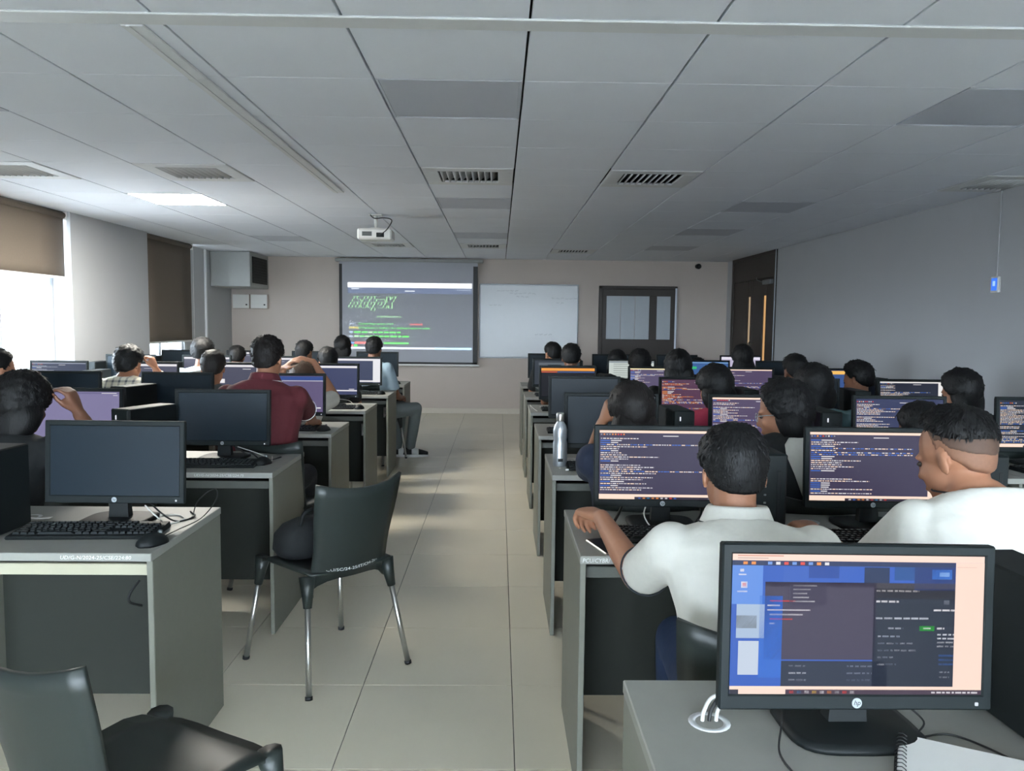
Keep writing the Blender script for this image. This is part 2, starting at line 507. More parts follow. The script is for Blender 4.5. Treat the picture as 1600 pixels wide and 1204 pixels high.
# double door in the right wall with slit panes glowing in place of corridor light
d = MB()
d.cbox(XR - .02, XR + .05, D2Y0, D2Y0 + .07, 0, ZC, .006); d.cbox(XR - .02, XR + .05, D2Y1 - .07, D2Y1, 0, ZC, .006)
d.cbox(XR - .02, XR + .05, D2Y0, D2Y1, ZC - .05, ZC, .006); d.cbox(XR - .01, XR + .05, D2Y0 + .07, D2Y1 - .07, 2.06, ZC - .05, .006)
door2 = tag(d.build('door_2', M_WOOD), kind='structure')
ym = (D2Y0 + D2Y1) / 2
M_SLIT1 = emit((168, 146, 118)); M_SLIT2 = emit((205, 158, 105))
for (p, q, sl, mm) in ((D2Y0 + .07, ym - .003, (10.5, 10.62), M_SLIT2), (ym + .003, D2Y1 - .07, (11.15, 11.27), M_SLIT1)):
    l = MB(); zz0, zz1 = .95, 1.83
    l.cbox(XR + .005, XR + .05, p, sl[0], 0, 2.055, .004); l.cbox(XR + .005, XR + .05, sl[1], q, 0, 2.055, .004)
    l.cbox(XR + .005, XR + .05, sl[0], sl[1], 0, zz0, .004); l.cbox(XR + .005, XR + .05, sl[0], sl[1], zz1, 2.055, .004)
    lf = l.build('door_leaf', M_WOOD, door2)
    g = MB(); g.cbox(XR + .02, XR + .03, sl[0], sl[1], zz0, zz1, .001); g.build('pane', mm, lf)
    h = MB(); hy = ym + (.06 if p > ym else -.06)
    h.tube([(XR - .045, hy, .85), (XR - .045, hy, 1.2)], .011, 8)
    for hz in (.88, 1.17): h.tube([(XR - .045, hy, hz), (XR + .01, hy, hz)], .008, 8)
    h.build('handle', M_CHROME, lf)
h = MB(); h.cbox(XR - .05, XR + .006, D2Y0 + .12, D2Y0 + .42, 1.97, 2.03, .006); h.tube([(XR - .04, D2Y0 + .4, 2.0), (XR - .06, D2Y0 + .6, 2.04), (XR - .02, D2Y0 + .75, 2.08)], .006, 6)
h.build('door_closer', M_ALU, door2)
g = MB(); g.cbox(XR - .026, XR - .02, D2Y0 - .012, D2Y0 + .012, 0, ZC, .001); g.build('edge_strip', M_FRAME, door2)

# ceiling lights and air diffusers, in the ceiling grid
M_LIT = emit((255, 250, 238), LAMP)
def cell(k, r):
    return (CX0 + CP * (k + .5), CY0 + CP * (r + .5), ZC)
def light_panel(k, r, label):
    t = thing('ceiling_light', label, 'ceiling light', cell(k, r), 0, 'square ceiling light panels')
    f = MB(); a = .298
    for (p, q, u, v) in ((-a, a, -a, -a + .012), (-a, a, a - .012, a), (-a, -a + .012, -a + .012, a - .012), (a - .012, a, -a + .012, a - .012)):
        f.cbox(p, q, u, v, -.001, .02, .001)
    f.build('frame', M_LIGHTOFF, t)
    f = MB(); f.cbox(-a + .01, a - .01, -a + .01, a - .01, .001, .012, .003)
    f.build('diffuser', M_LIT if (k, r) == LIT else M_LIGHTOFF, t)
WHERE = {(-1, 1): 'directly above the aisle nearest the viewer', (3, 1): 'at the upper right edge', (-5, 1): 'at the upper left edge',
         (-1, 6): 'just beyond the louvred vent over the aisle', (3, 6): 'middle of three on the right side', (-1, 10): 'over the aisle beside the projector',
         (3, 9): 'second from the front wall on the right', (-5, 11): 'far left near the front wall', (3, 12): 'closest to the front wall on the right'}
for k, r in sorted(LIGHTS):
    light_panel(k, r, 'lit square ceiling light glowing white above the window-side desks' if (k, r) == LIT else 'unlit square ceiling light panel ' + WHERE[(k, r)])
def vent(k, r, label):
    t = thing('air_diffuser', label, 'vent', cell(k, r), 0, 'square ceiling air diffusers')
    f = MB(); a = .295
    for (p, q, u, v) in ((-a, a, -a, -a + .1), (-a, a, a - .1, a), (-a, -a + .1, -a + .1, a - .1), (a - .1, a, -a + .1, a - .1)):
        f.cbox(p, q, u, v, -.004, .012, .003)
    f.build('frame', M_TRUNK, t)
    f = MB(); f.box(-.2, .2, -.2, .2, .055, .06); f.build('duct_back', M_GREY, t)
    for i in range(9):
        xx = -.18 + i * .041
        f = MB(); f.shell([[(xx + .03 * u * u, yy, -.006 + .04 * u) for yy in (-.195, 0, .195)] for u in (0, .5, 1)], .005)
        f.build('slat', M_TRUNK, t)
VWHERE = {(-6, 4): 'at the far left edge', (-4, 4): 'left of the aisle near the glowing light', (-1, 4): 'above the aisle',
          (1, 4): 'right of the aisle', (5, 4): 'against the right wall', (-1, 12): 'small and distant, in front of the projection screen',
          (-3, 12): 'small and distant, left of the projector', (1, 13): 'small and distant, above the whiteboard'}
for k, r in sorted(VENTS):
    vent(k, r, 'louvred square ceiling vent ' + VWHERE[(k, r)])
# ------------------------------------------------------------------ screens: content as coloured glowing patches
def words(rng, out, u, v, h, umax, cols, n=99, lo=.008, hi=.03):
    while u < umax and n > 0:
        w = rng.uniform(lo, hi)
        out.append((u, v, min(u + w, umax), v + h, rng.choice(cols)))
        u += w + rng.uniform(.004, .008); n -= 1

WHT, PEACH, BLU, CYN, RED, ORG, GRN, YEL = (235, 232, 235), (255, 226, 206), (64, 112, 205), (40, 140, 190), (225, 75, 60), (240, 150, 70), (60, 215, 80), (238, 225, 150)
def term(seed, body=(66, 60, 84), bar=PEACH, bottom=True, rightbar=0.0, txt=None, lines=27, left=True, tint=BLU, dens=1.0):
    rng = random.Random(seed); o = [(0, 0, 1, 1, body)]
    um = 1 - rightbar
    if bar:
        o.append((0, 0, 1, .04, bar))
        if rightbar: o.append((um, .04, 1, .97, bar))
    for i in range(9):
        o.append((.01 + i * .022, .052, .022 + i * .022, .072, rng.choice([WHT, RED, BLU, (150, 150, 160), ORG])))
    o.append((.5, .075, .62, .087, WHT))
    txt = txt or [WHT, PEACH, (200, 195, 205)]
    v = .115
    for i in range(lines):
        h = .013
        if rng.random() < .28 * dens:
            o.append((.008, v, .085, v + h, tint)); o.append((.09, v, .09 + rng.uniform(.05, .11), v + h, WHT))
        elif rng.random() < .2:
            words(rng, o, .01, v, h, um - .12, [BLU, WHT, tint, PEACH])
        elif rng.random() < .82:
            words(rng, o, .01, v, h, rng.uniform(.15, .5), txt)
        v += .8 / lines
    if bottom:
        o.append((0, .925, 1, .962, PEACH)); o.append((0, .962, .28, 1, PEACH)); o.append((.28, .962, 1, 1, (52, 44, 58)))
        for i in range(9):
            o.append((.31 + i * .035, .97, .328 + i * .035, .99, rng.choice([WHT, RED, CYN, ORG, BLU])))
        o.append((.86, .975, .99, .988, WHT))
    return o

def plain(body, bar=WHT, bv=.06, extra=()):
    return [(0, 0, 1, 1, body)] + ([(0, .02, 1, .02 + bv, bar)] if bar else []) + list(extra)

def near_desktop():
    """the big near screen: desktop, terminal window, dark browser page, pale strip at the right"""
    rng = random.Random(5)
    o = [(0, 0, 1, 1, (44, 92, 190)), (0, 0, 1, .05, (255, 224, 206)), (.02, .012, .2, .02, (222, 160, 140)), (.02, .03, .14, .037, (200, 180, 170))]
    o += [(0, .05, .885, .085, (38, 50, 92))]
    for i in range(12):
        o.append((.01 + i * .032, .058, .027 + i * .032, .078, rng.choice([(120, 160, 230), RED, ORG, WHT, (50, 60, 90)])))
    o += [(.0, .085, .12, .36, (96, 144, 226)), (0.02, .36, .13, .6, (170, 190, 215)), (.02, .44, .1, .53, (110, 116, 120)), (.03, .62, .11, .86, (196, 208, 224)), (.11, .3, .2, .88, (40, 104, 205)),
          (.03, .11, .045, .13, WHT), (.025, .145, .055, .155, WHT), (.035, .2, .06, .245, (240, 235, 235)), (.04, .21, .055, .235, RED), (.02, .265, .06, .275, WHT)]
    # wallpaper shapes top
    o += [(.2, .09, .3, .2, (52, 96, 190)), (.3, .085, .42, .17, (30, 70, 160)), (.52, .09, .62, .2, (26, 44, 84)), (.64, .085, .72, .18, (30, 80, 150)), (.72, .085, .885, .25, (24, 52, 120)), (.79, .1, .87, .17, (70, 130, 225)), (.82, .12, .86, .15, (160, 200, 250))]
    # terminal window
    o += [(.13, .2, .57, .75, (64, 54, 76)), (.13, .2, .57, .235, (44, 40, 58))]
    for i, (a, b, c) in enumerate([(.15, .25, RED), (.14, .19, WHT), (.14, .31, (215, 210, 215)), (.15, .28, (215, 210, 215)), (.15, .24, RED), (.15, .17, WHT)]):
        o.append((a, .33 + i * .032, b, .34 + i * .032, c))
    o += [(.225, .2, .37, .37, (74, 72, 92))]
    for i in range(5):
        o.append((.24, .22 + i * .028, .24 + rng.uniform(.05, .1), .229 + i * .028, (205, 205, 210)))
    # file list under the terminal
    o += [(.2, .76, .62, .94, (30, 38, 58))]
    for i in range(3):
        words(rng, o, .23, .79 + i * .05, .012, .3, [(200, 205, 215)]); words(rng, o, .46, .79 + i * .05, .012, .56, [(130, 138, 155)])
    # browser
    o += [(.56, .2, .885, .94, (16, 26, 44)), (.56, .2, .885, .24, (86, 82, 88)), (.56, .24, .885, .31, (52, 50, 56))]
    words(rng, o, .57, .25, .012, .74, [(200, 195, 195)]); words(rng, o, .57, .325, .014, .66, [WHT])
    words(rng, o, .57, .445, .013, .78, [(205, 210, 220)], lo=.02, hi=.04); words(rng, o, .8, .385, .013, .885, [WHT], lo=.02, hi=.04)
    o += [(.84, .32, .862, .35, (110, 116, 128)), (.745, .505, .805, .54, (40, 190, 40)), (.76, .517, .79, .527, WHT)]
    words(rng, o, .62, .517, .012, .68, [(170, 175, 185)])
    for i in range(5):
        words(rng, o, .58, .575 + i * .05, .012, rng.uniform(.63, .74), [(205, 208, 216), (150, 158, 172)])
    words(rng, o, .815, .515, .014, .845, [WHT])
    for i in range(4): words(rng, o, .817, .56 + i * .028, .012, .885, [(225, 228, 235)])
    for i in range(3): o.append((.825, .71 + i * .03, .885, .725 + i * .03, (58, 118, 205)))
    for i in range(2): words(rng, o, .83, .83 + i * .035, .012, .87, [(205, 208, 216)])
    # pale strip, taskbar
    o += [(.885, .05, 1, .945, (255, 222, 204)), (.89, .08, .97, .085, (230, 190, 175)), (0, .94, .22, .965, PEACH), (.22, .94, 1, .965, PEACH), (.22, .962, 1, 1, (66, 44, 60)), (0, .962, .035, 1, (40, 36, 50)), (.035, .962, .22, 1, (250, 222, 206))]
    for i in range(9):
        o.append((.235 + i * .03, .972, .252 + i * .03, .991, [RED, CYN, WHT, (245, 200, 70), WHT, ORG, (160, 160, 165), RED, WHT][i]))
    words(rng, o, .8, .976, .012, .99, [WHT])
    return o

SCREENS = {
    'off': None,
    'near_desktop': near_desktop(),
    'term_a': term(11), 'term_b': term(12, rightbar=.07), 'term_c': term(13, body=(84, 72, 100), bottom=False, dens=.8),
    'term_orange': term(14, body=(88, 60, 82), bar=None, txt=[ORG, (240, 130, 60), PEACH], tint=ORG, bottom=False),
    'term_d': term(15, body=(52, 58, 92), bar=None, bottom=False, txt=[WHT, PEACH], tint=(150, 120, 110)),
    'term_e': term(16, body=(42, 46, 60), bar=(235, 232, 230), rightbar=.12, bottom=False, dens=.2),
    'term_f': term(17, body=(38, 44, 56), bar=None, bottom=True, dens=.2),
    'lilac': plain((128, 122, 158), (106, 102, 138), .03, [(.02, .03, .14, .04, WHT), (.4, .045, .5, .06, WHT), (.8, .03, .97, .042, WHT), (.93, .075, .98, .085, WHT)]),
    'store': plain((98, 88, 122), (52, 76, 140), .1, [(.02, .03, .2, .06, WHT), (.0, .13, 1, .15, (190, 190, 205)), (.35, .28, .47, .36, ORG), (.5, .31, .6, .34, WHT), (.3, .44, .72, .46, (200, 195, 205)), (.45, .56, .52, .63, WHT), (.58, .58, .64, .64, (190, 190, 200)), (.5, .88, .7, .9, WHT), (.78, .87, .97, .9, WHT)]),
    'bar_top': plain((84, 86, 104), WHT, .07, [(.4, .16, .55, .175, (200, 200, 210))]),
    'bar_green': plain((78, 80, 98), WHT, .07, [(.02, .16, .16, .2, GRN), (.02, .22, .13, .26, GRN), (.02, .3, .17, .33, GRN), (.55, .15, .7, .17, WHT), (.02, .5, .22, .64, WHT)]),
    'bar_bottom': plain((66, 72, 104), WHT, .07, [(0, .84, 1, .88, WHT), (.85, .8, .95, .82, WHT)]),
    'page_white': plain((62, 70, 96), WHT, .08, [(.84, .08, 1, .97, (232, 232, 236)), (0, .9, 1, .96, WHT), (.3, .25, .5, .28, (130, 140, 170)), (.3, .42, .5, .45, (130, 140, 170)), (.3, .6, .55, .63, (130, 140, 170))]),
    'code_dark': term(21, body=(56, 62, 84), bar=(150, 156, 172), bottom=False, txt=[(190, 195, 205)]),
    'orange_bar': plain((26, 26, 32), (240, 160, 66), .09, [(.0, .13, .3, .17, (200, 90, 60)), (.3, .13, 1, .17, (70, 90, 140))]),
    'blue_bar': plain((60, 86, 140), (245, 190, 100), .12),
    'sheet': plain((196, 205, 200), (120, 130, 140), .05, [(.1, .12 + i * .09, .1 + .7, .14 + i * .09, (120, 128, 124)) for i in range(9)]),
    'photo_dark': plain((52, 58, 66), None, 0, [(.1, .1, .9, .4, (96, 104, 112)), (.15, .5, .85, .85, (112, 104, 92)), (.3, .18, .6, .3, (40, 46, 54))]),
    'yellow_bar': term(22, body=(92, 84, 112), bar=(255, 240, 190), bottom=False, dens=1.6, tint=(90, 130, 215)),
    'blue_green': plain((62, 96, 150), (120, 160, 200), .04, [(.05, .2, .3, .3, (60, 190, 120)), (.05, .4, .2, .5, (60, 170, 120))]),
    'pale': plain((188, 180, 205), (225, 222, 235), .1),
}

# ------------------------------------------------------------------ furniture and computers: one of each, then copies
MW, MH = .468, .277        # monitor
_screenmesh = {}
def screen_mesh(kind):
    if kind in _screenmesh:
        return _screenmesh[kind]
    t = MB(); w = MW - .036; h = MH - .042
    x0 = -w / 2; z1 = MH - .017
    if SCREENS[kind] is None:
        t.add([(x0, 0, z1 - h), (-x0, 0, z1 - h), (-x0, 0, z1), (x0, 0, z1)], [(0, 1, 2, 3)]); me = t.mesh('screen', M_SCREENOFF)
    else:
        cols = []
        for n, (u0, v0, u1, v1, c) in enumerate(SCREENS[kind]):
            if c not in cols: cols.append(c)
            y = -.00004 * min(n, 12) - (.0003 if n else 0)
            t.add([(x0 + w * u0, y, z1 - h * v1), (x0 + w * u1, y, z1 - h * v1), (x0 + w * u1, y, z1 - h * v0), (x0 + w * u0, y, z1 - h * v0)], [(0, 1, 2, 3)], cols.index(c))
        me = t.mesh('screen', [emit(c) for c in cols])
    _screenmesh[kind] = me
    return me

def make_monitor():
    """origin on the desk under the panel; screen faces -Y; panel bottom 65 mm up"""
    t = thing('monitor', 'monitor', 'monitor')
    zb = .065
    f = MB(); b = .018
    f.M = Matrix.Translation((0, 0, zb)) @ Matrix.Rotation(R(-4), 4, 'X')
    w2 = MW / 2
    f.cbox(-w2, w2, -.004, .016, 0, .026, .003); f.cbox(-w2, w2, -.004, .016, MH - .018, MH, .003)
    f.cbox(-w2, -w2 + b, -.004, .016, .02, MH - .012, .003); f.cbox(w2 - b, w2, -.004, .016, .02, MH - .012, .003)
    f.build('bezel', M_BLACK2, t)
    f = MB(); f.M = Matrix.Translation((0, 0, zb)) @ Matrix.Rotation(R(-4), 4, 'X')
    f.cbox(-w2 + .004, w2 - .004, .004, .03, .003, MH - .003, .008); f.cbox(-.15, .15, .028, .052, .05, .22, .012)
    f.build('back_shell', M_BLACK, t)
    sc = link('screen', screen_mesh('off'), t, (0, -.0005, zb), (R(-4), 0, 0))
    f = MB(); f.M = Matrix.Translation((0, 0, zb)) @ Matrix.Rotation(R(-4), 4, 'X')
    f.add([(.0085 * math.cos(a), -.0055, .0125 + .0085 * math.sin(a)) for a in np.linspace(0, 2 * math.pi, 20, endpoint=False)] +
          [(.0085 * math.cos(a), -.004, .0125 + .0085 * math.sin(a)) for a in np.linspace(0, 2 * math.pi, 20, endpoint=False)],
          [tuple(range(20))] + [(i, i + 20, (i + 1) % 20 + 20, (i + 1) % 20) for i in range(20)])
    lg = f.build('logo_badge', M_LOGO, t)
    f = MB(); f.M = Matrix.Translation((0, 0, zb)) @ Matrix.Rotation(R(-4), 4, 'X')
    put_text(f, 'hp', (-.0062, -.0059, .0095), (1, 0, 0), (0, 0, 1), .012, 0, .25)
    f.build('logo_lettering', M_BLACK, lg)
    f = MB(); f.M = Matrix.Translation((0, 0, zb)) @ Matrix.Rotation(R(-4), 4, 'X')
    f.cbox(w2 - .03, w2 - .024, -.0055, -.003, .008, .014, .001); f.build('power_light', emit((225, 235, 245)), t)
    f = MB(); f.loft([[(-.034, .022, .008), (.034, .022, .008), (.034, .055, .008), (-.034, .055, .008)], [(-.03, .026, .07), (.03, .026, .07), (.03, .052, .07), (-.03, .052, .07)], [(-.04, .03, .17), (.04, .03, .17), (.04, .06, .17), (-.04, .06, .17)]], smooth=False)
    f.build('stand_neck', M_BLACK, t)
    f = MB(); f.loft([[(x * .115, .03 + y * .095, z) for x, y in [(math.copysign(abs(math.cos(a)) ** .5, math.cos(a)), math.copysign(abs(math.sin(a)) ** .5, math.sin(a))) for a in np.linspace(0, 2 * math.pi, 28, endpoint=False)]] for z in (0, .008)] +
                     [[(x * .1, .03 + y * .08, .012) for x, y in [(math.copysign(abs(math.cos(a)) ** .5, math.cos(a)), math.copysign(abs(math.sin(a)) ** .5, math.sin(a))) for a in np.linspace(0, 2 * math.pi, 28, endpoint=False)]]])
    f.build('stand_base', M_BLACK, t)
    return t

def make_tower():
    """small-form-factor computer, origin at its base centre, front faces -Y"""
    t = thing('computer_tower', 'tower', 'computer')
    f = MB(); f.cbox(-.05, .05, -.14, .15, .004, .272, .004); f.build('case', M_BLACK, t)
    f = MB(); f.cbox(-.051, .051, -.152, -.139, .002, .274, .006); fp = f.build('front_panel', M_BLACK2, t)
    f = MB(); f.cbox(-.022, -.016, -.155, -.151, .225, .245, .001); f.build('power_button', emit((230, 235, 245)), fp)
    f = MB()
    for i in range(5): f.cbox(-.024, -.016, -.154, -.151, .165 - i * .026, .171 - i * .026, .001)
    f.build('port', M_GREY, fp)
    f = MB(); f.cbox(.018, .03, -.154, -.151, .06, .22, .001); f.build('drive_slot', M_BLACK, fp)
    for x in (-.035, .035):
        for y in (-.11, .12):
            f = MB(); f.cbox(x - .01, x + .01, y - .01, y + .01, 0, .006, .001); f.build('foot', M_CABLE, t)
    return t

KEYROWS = [(0.0, [1] * 15), (0.022, [1] * 13 + [2]), (0.041, [1.5] + [1] * 12 + [1.5]), (.060, [1.75] + [1] * 11 + [2.25]), (.079, [2.25] + [1] * 10 + [2.75]), (.098, [1.25, 1.25, 1.25, 6.25, 1.25, 1.25, 1.25, 1.25])]
def key_spots():
    U = .0188; x0 = -.212
    for yo, row in KEYROWS:
        x = x0
        for w in row:
            yield x + w * U / 2, .055 - yo, w; x += w * U
        for i in range(3):
            if yo in (0.0, .022, .041, .098): yield x0 + 15.25 * U + (i + .5) * U, .055 - yo, 1
        if yo > 0:
            for i in range(4): yield x0 + 18.4 * U + (i + .5) * U, .055 - yo, 1
def make_keyboard(single):
    t = thing('keyboard', 'keyboard', 'keyboard')
    f = MB(); f.loft([[(-.222, -.068, 0), (.222, -.068, 0), (.222, .075, 0), (-.222, .075, 0)], [(-.224, -.07, .006), (.224, -.07, .006), (.224, .077, .006), (-.224, .077, .006)], [(-.221, -.067, .011), (.221, -.067, .011), (.221, .074, .021), (-.221, .074, .021)]], smooth=False)
    f.build('case', M_BLACK, t)
    cache = {}
    ks = MB()
    for x, y, w in key_spots():
        z = .0125 + (y + .067) / .141 * .0095
        hw = w * .0188 / 2 - .0015
        ring = lambda s, zz: [(-hw * s, -.0078 * s, zz), (hw * s, -.0078 * s, zz), (hw * s, .0078 * s, zz), (-hw * s, .0078 * s, zz)]
        if single:
            if w not in cache:
                k = MB(); k.loft([ring(1, -.002), ring(.82, .005)], smooth=False); cache[w] = k.mesh('key', M_BLACK2)
            link('key', cache[w], t, (x, y, z))
        else:
            ks.M = Matrix.Translation((x, y, z)); ks.loft([ring(1, -.002), ring(.82, .005)], smooth=False)
    if not single:
        k = ks.build('keys', M_BLACK2, t); k['kind'] = 'stuff'
    lg = MB(); rng = random.Random(2)
    for x, y, w in key_spots():
        z = .0125 + (y + .067) / .141 * .0095 + .0054
        if w < 3 and rng.random() < .9:
            lg.quad((x - .003, y - .001, z), (x + .002, y - .001, z), (x + .002, y + .004, z), (x - .003, y + .004, z))
    k = lg.build('key_legends', M_GREY, t); k['kind'] = 'stuff'
    return t

def make_mouse():
    t = thing('mouse', 'mouse', 'mouse')
    f = MB(); rings = []
    for i in range(9):
        s = i / 8; y = -.052 + .104 * s
        w = .031 * (1 - abs(2 * s - 1) ** 3.2) ** .5 + .004; h = .036 * (math.sin(math.pi * (.12 + .8 * s)) ** .8)
        rings.append([(w * math.cos(a), y, max(0, h * math.sin(a))) for a in np.linspace(0, math.pi, 11)] + [(-w * .5, y, 0), (w * .5, y, 0)])
    f.loft(rings); f.build('shell', M_BLACK, t)
    f = MB(); f.tube([(-.004, .032, .029), (.004, .032, .029)], .008, 12); f.build('wheel', M_GREY, t)
    return t

def make_desk(w=.72, dep=.58):
    t = thing('computer_desk', 'desk', 'desk')
    f = MB(); f.cbox(0.0005, w - .0005, 0, dep, .725, .75, .002); f.build('worktop', M_TOP, t)
    for x in (.002, w - .02):
        f = MB(); f.cbox(x, x + .018, .012, dep - .004, 0, .725, .002); f.build('side_panel', M_SIDE, t)
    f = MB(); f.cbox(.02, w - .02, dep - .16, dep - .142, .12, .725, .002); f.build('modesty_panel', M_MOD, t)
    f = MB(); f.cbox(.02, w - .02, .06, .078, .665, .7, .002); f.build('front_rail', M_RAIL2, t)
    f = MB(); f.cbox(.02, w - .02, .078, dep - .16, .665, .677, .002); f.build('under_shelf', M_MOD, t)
    f = MB(); f.cbox(w - .105, w - .03, dep - .168, dep - .16, .5, .6, .003); sk = f.build('socket_plate', M_WHITE, t)
    f = MB(); f.cbox(w - .09, w - .062, dep - .172, dep - .168, .53, .57, .002); f.cbox(w - .055, w - .04, dep - .172, dep - .168, .535, .565, .002); f.build('socket', M_GREY, sk)
    f = MB(); f.lathe([(.036, -.003), (.036, 0), (.024, 0), (.022, -.02)], 20, 0, (.125, dep - .16, .7502)); f.build('cable_grommet', M_TRUNK, t)
    f = MB(); f.tube(smooth_path([(w - .06, dep - .17, .54), (w - .09, dep - .2, .48), (w - .05, dep - .21, .60), (w - .08, dep - .19, .70)]), .004, 6); f.build('power_cord', M_CABLE, t)
    return t

def make_chair():
    """moulded black shell on four steel legs, faces +Y, origin on the floor"""
    t = thing('plastic_chair', 'chair', 'chair')
    g = []
    for y in np.linspace(-.2, .23, 9):
        row = []
        s = (y + .2) / .43; hw = .185 + .03 * s
        for x in np.linspace(-1, 1, 9):
            z = .445 + .012 * x * x - .014 * (1 - x * x) * math.sin(math.pi * s) - (.03 * max(0, s - .82) / .18)
            row.append((x * hw * (1 - .10 * max(0, (s - .7) / .3) ** 2), y - .035 * x ** 4 * s * s, z))
        g.append(row)
    f = MB(); f.shell(g, .012); f.build('seat', M_CHAIR, t)
    g = []
    for s in np.linspace(0, 1, 10):
        row = []
        for x in np.linspace(-1, 1, 11):
            zb = .425 - .055 * x ** 4; zt = .79 + .03 * x * x
            z = zb + (zt - zb) * s
            hw = .182 - .012 * math.sin(math.pi * min(1, s * 1.4)) + .014 * s * s
            y = -.205 - .085 * s + .055 * x * x * (1 - .3 * s)
            row.append((x * hw, y, z))
        g.append(row)
    f = MB(); f.shell(g, .012); f.build('backrest', M_CHAIR, t)
    for sx in (-1, 1):
        for (y0, y1) in ((.19, .255), (-.165, -.255)):
            f = MB(); a = Vector((sx * .185, y0, .445)); b = Vector((sx * .235, y1, 0)); d = b - a
            f.tube([a, a + d * .12, a + d * .26], [.032, .024, .0165], 10); sl = f.build('leg_sleeve', M_CHAIR, t)
            f = MB(); f.tube([a + d * .2, a + d * .985], .0115, 10); lg = f.build('leg', M_CHROME, t)
            f = MB(); f.tube([a + d * .97, b], .0145, 10); f.build('foot_cap', M_CABLE, lg)
    return t

ROW = lambda i: 2.27 + 1.233 * (i - 1) if i else 0.885
LX, RX, SW = -1.01, .245, .72
RANK = ['nearest', 'second', 'third', 'fourth', 'fifth', 'sixth', 'seventh']
def where(block, i, s):
    seat = ['aisle place', 'second place from aisle', 'third place from aisle', 'fourth place from aisle'][s]
    if block == 'L':
        return '%s, %s row, window side' % (seat, RANK[i - 1])
    return '%s, %s row, door side' % (seat, RANK[i])

# which places are in view, what their screens show, how the tower stands
PL = {}
for s, k in [(0, 'off')]: PL['L', 1, s] = k
for s, k in [(0, 'off'), (1, 'lilac')]: PL['L', 2, s] = k
for s, k in enumerate(['store', 'off', 'off']): PL['L', 3, s] = k
for s, k in enumerate(['bar_bottom', 'bar_green', 'bar_top', 'code_dark']): PL['L', 4, s] = k
for s, k in enumerate(['page_white', 'bar_top', 'bar_top', 'off']): PL['L', 5, s] = k
for s, k in enumerate(['off', 'off', 'bar_top', 'off']): PL['L', 6, s] = k
for s, k in enumerate(['near_desktop']): PL['R', 0, s] = k
for s, k in enumerate(['term_a', 'term_b']): PL['R', 1, s] = k
for s, k in enumerate(['off', 'term_c', 'term_d', 'term_f']): PL['R', 2, s] = k
for s, k in enumerate(['off', 'term_orange', 'off', 'term_e']): PL['R', 3, s] = k
for s, k in enumerate(['orange_bar', 'yellow_bar', 'term_c', 'blue_bar']): PL['R', 4, s] = k
for s, k in enumerate(['photo_dark', 'sheet', 'blue_green', 'off']): PL['R', 5, s] = k
for s, k in enumerate(['off', 'off', 'off', 'pale']): PL['R', 6, s] = k

P_MON, P_TOW, P_DESK = make_monitor(), make_tower(), make_desk()
P_KEY1, P_KEY, P_MOUSE = make_keyboard(True), make_keyboard(False), make_mouse()
used = set()
def place(proto, label, loc, rz, group):
    if proto.name not in used:
        used.add(proto.name)
        proto['label'] = label; proto['group'] = group; proto.location = loc; proto.rotation_euler = (0, 0, rz)
        return proto
    return dup(proto, label, loc, rz, group)

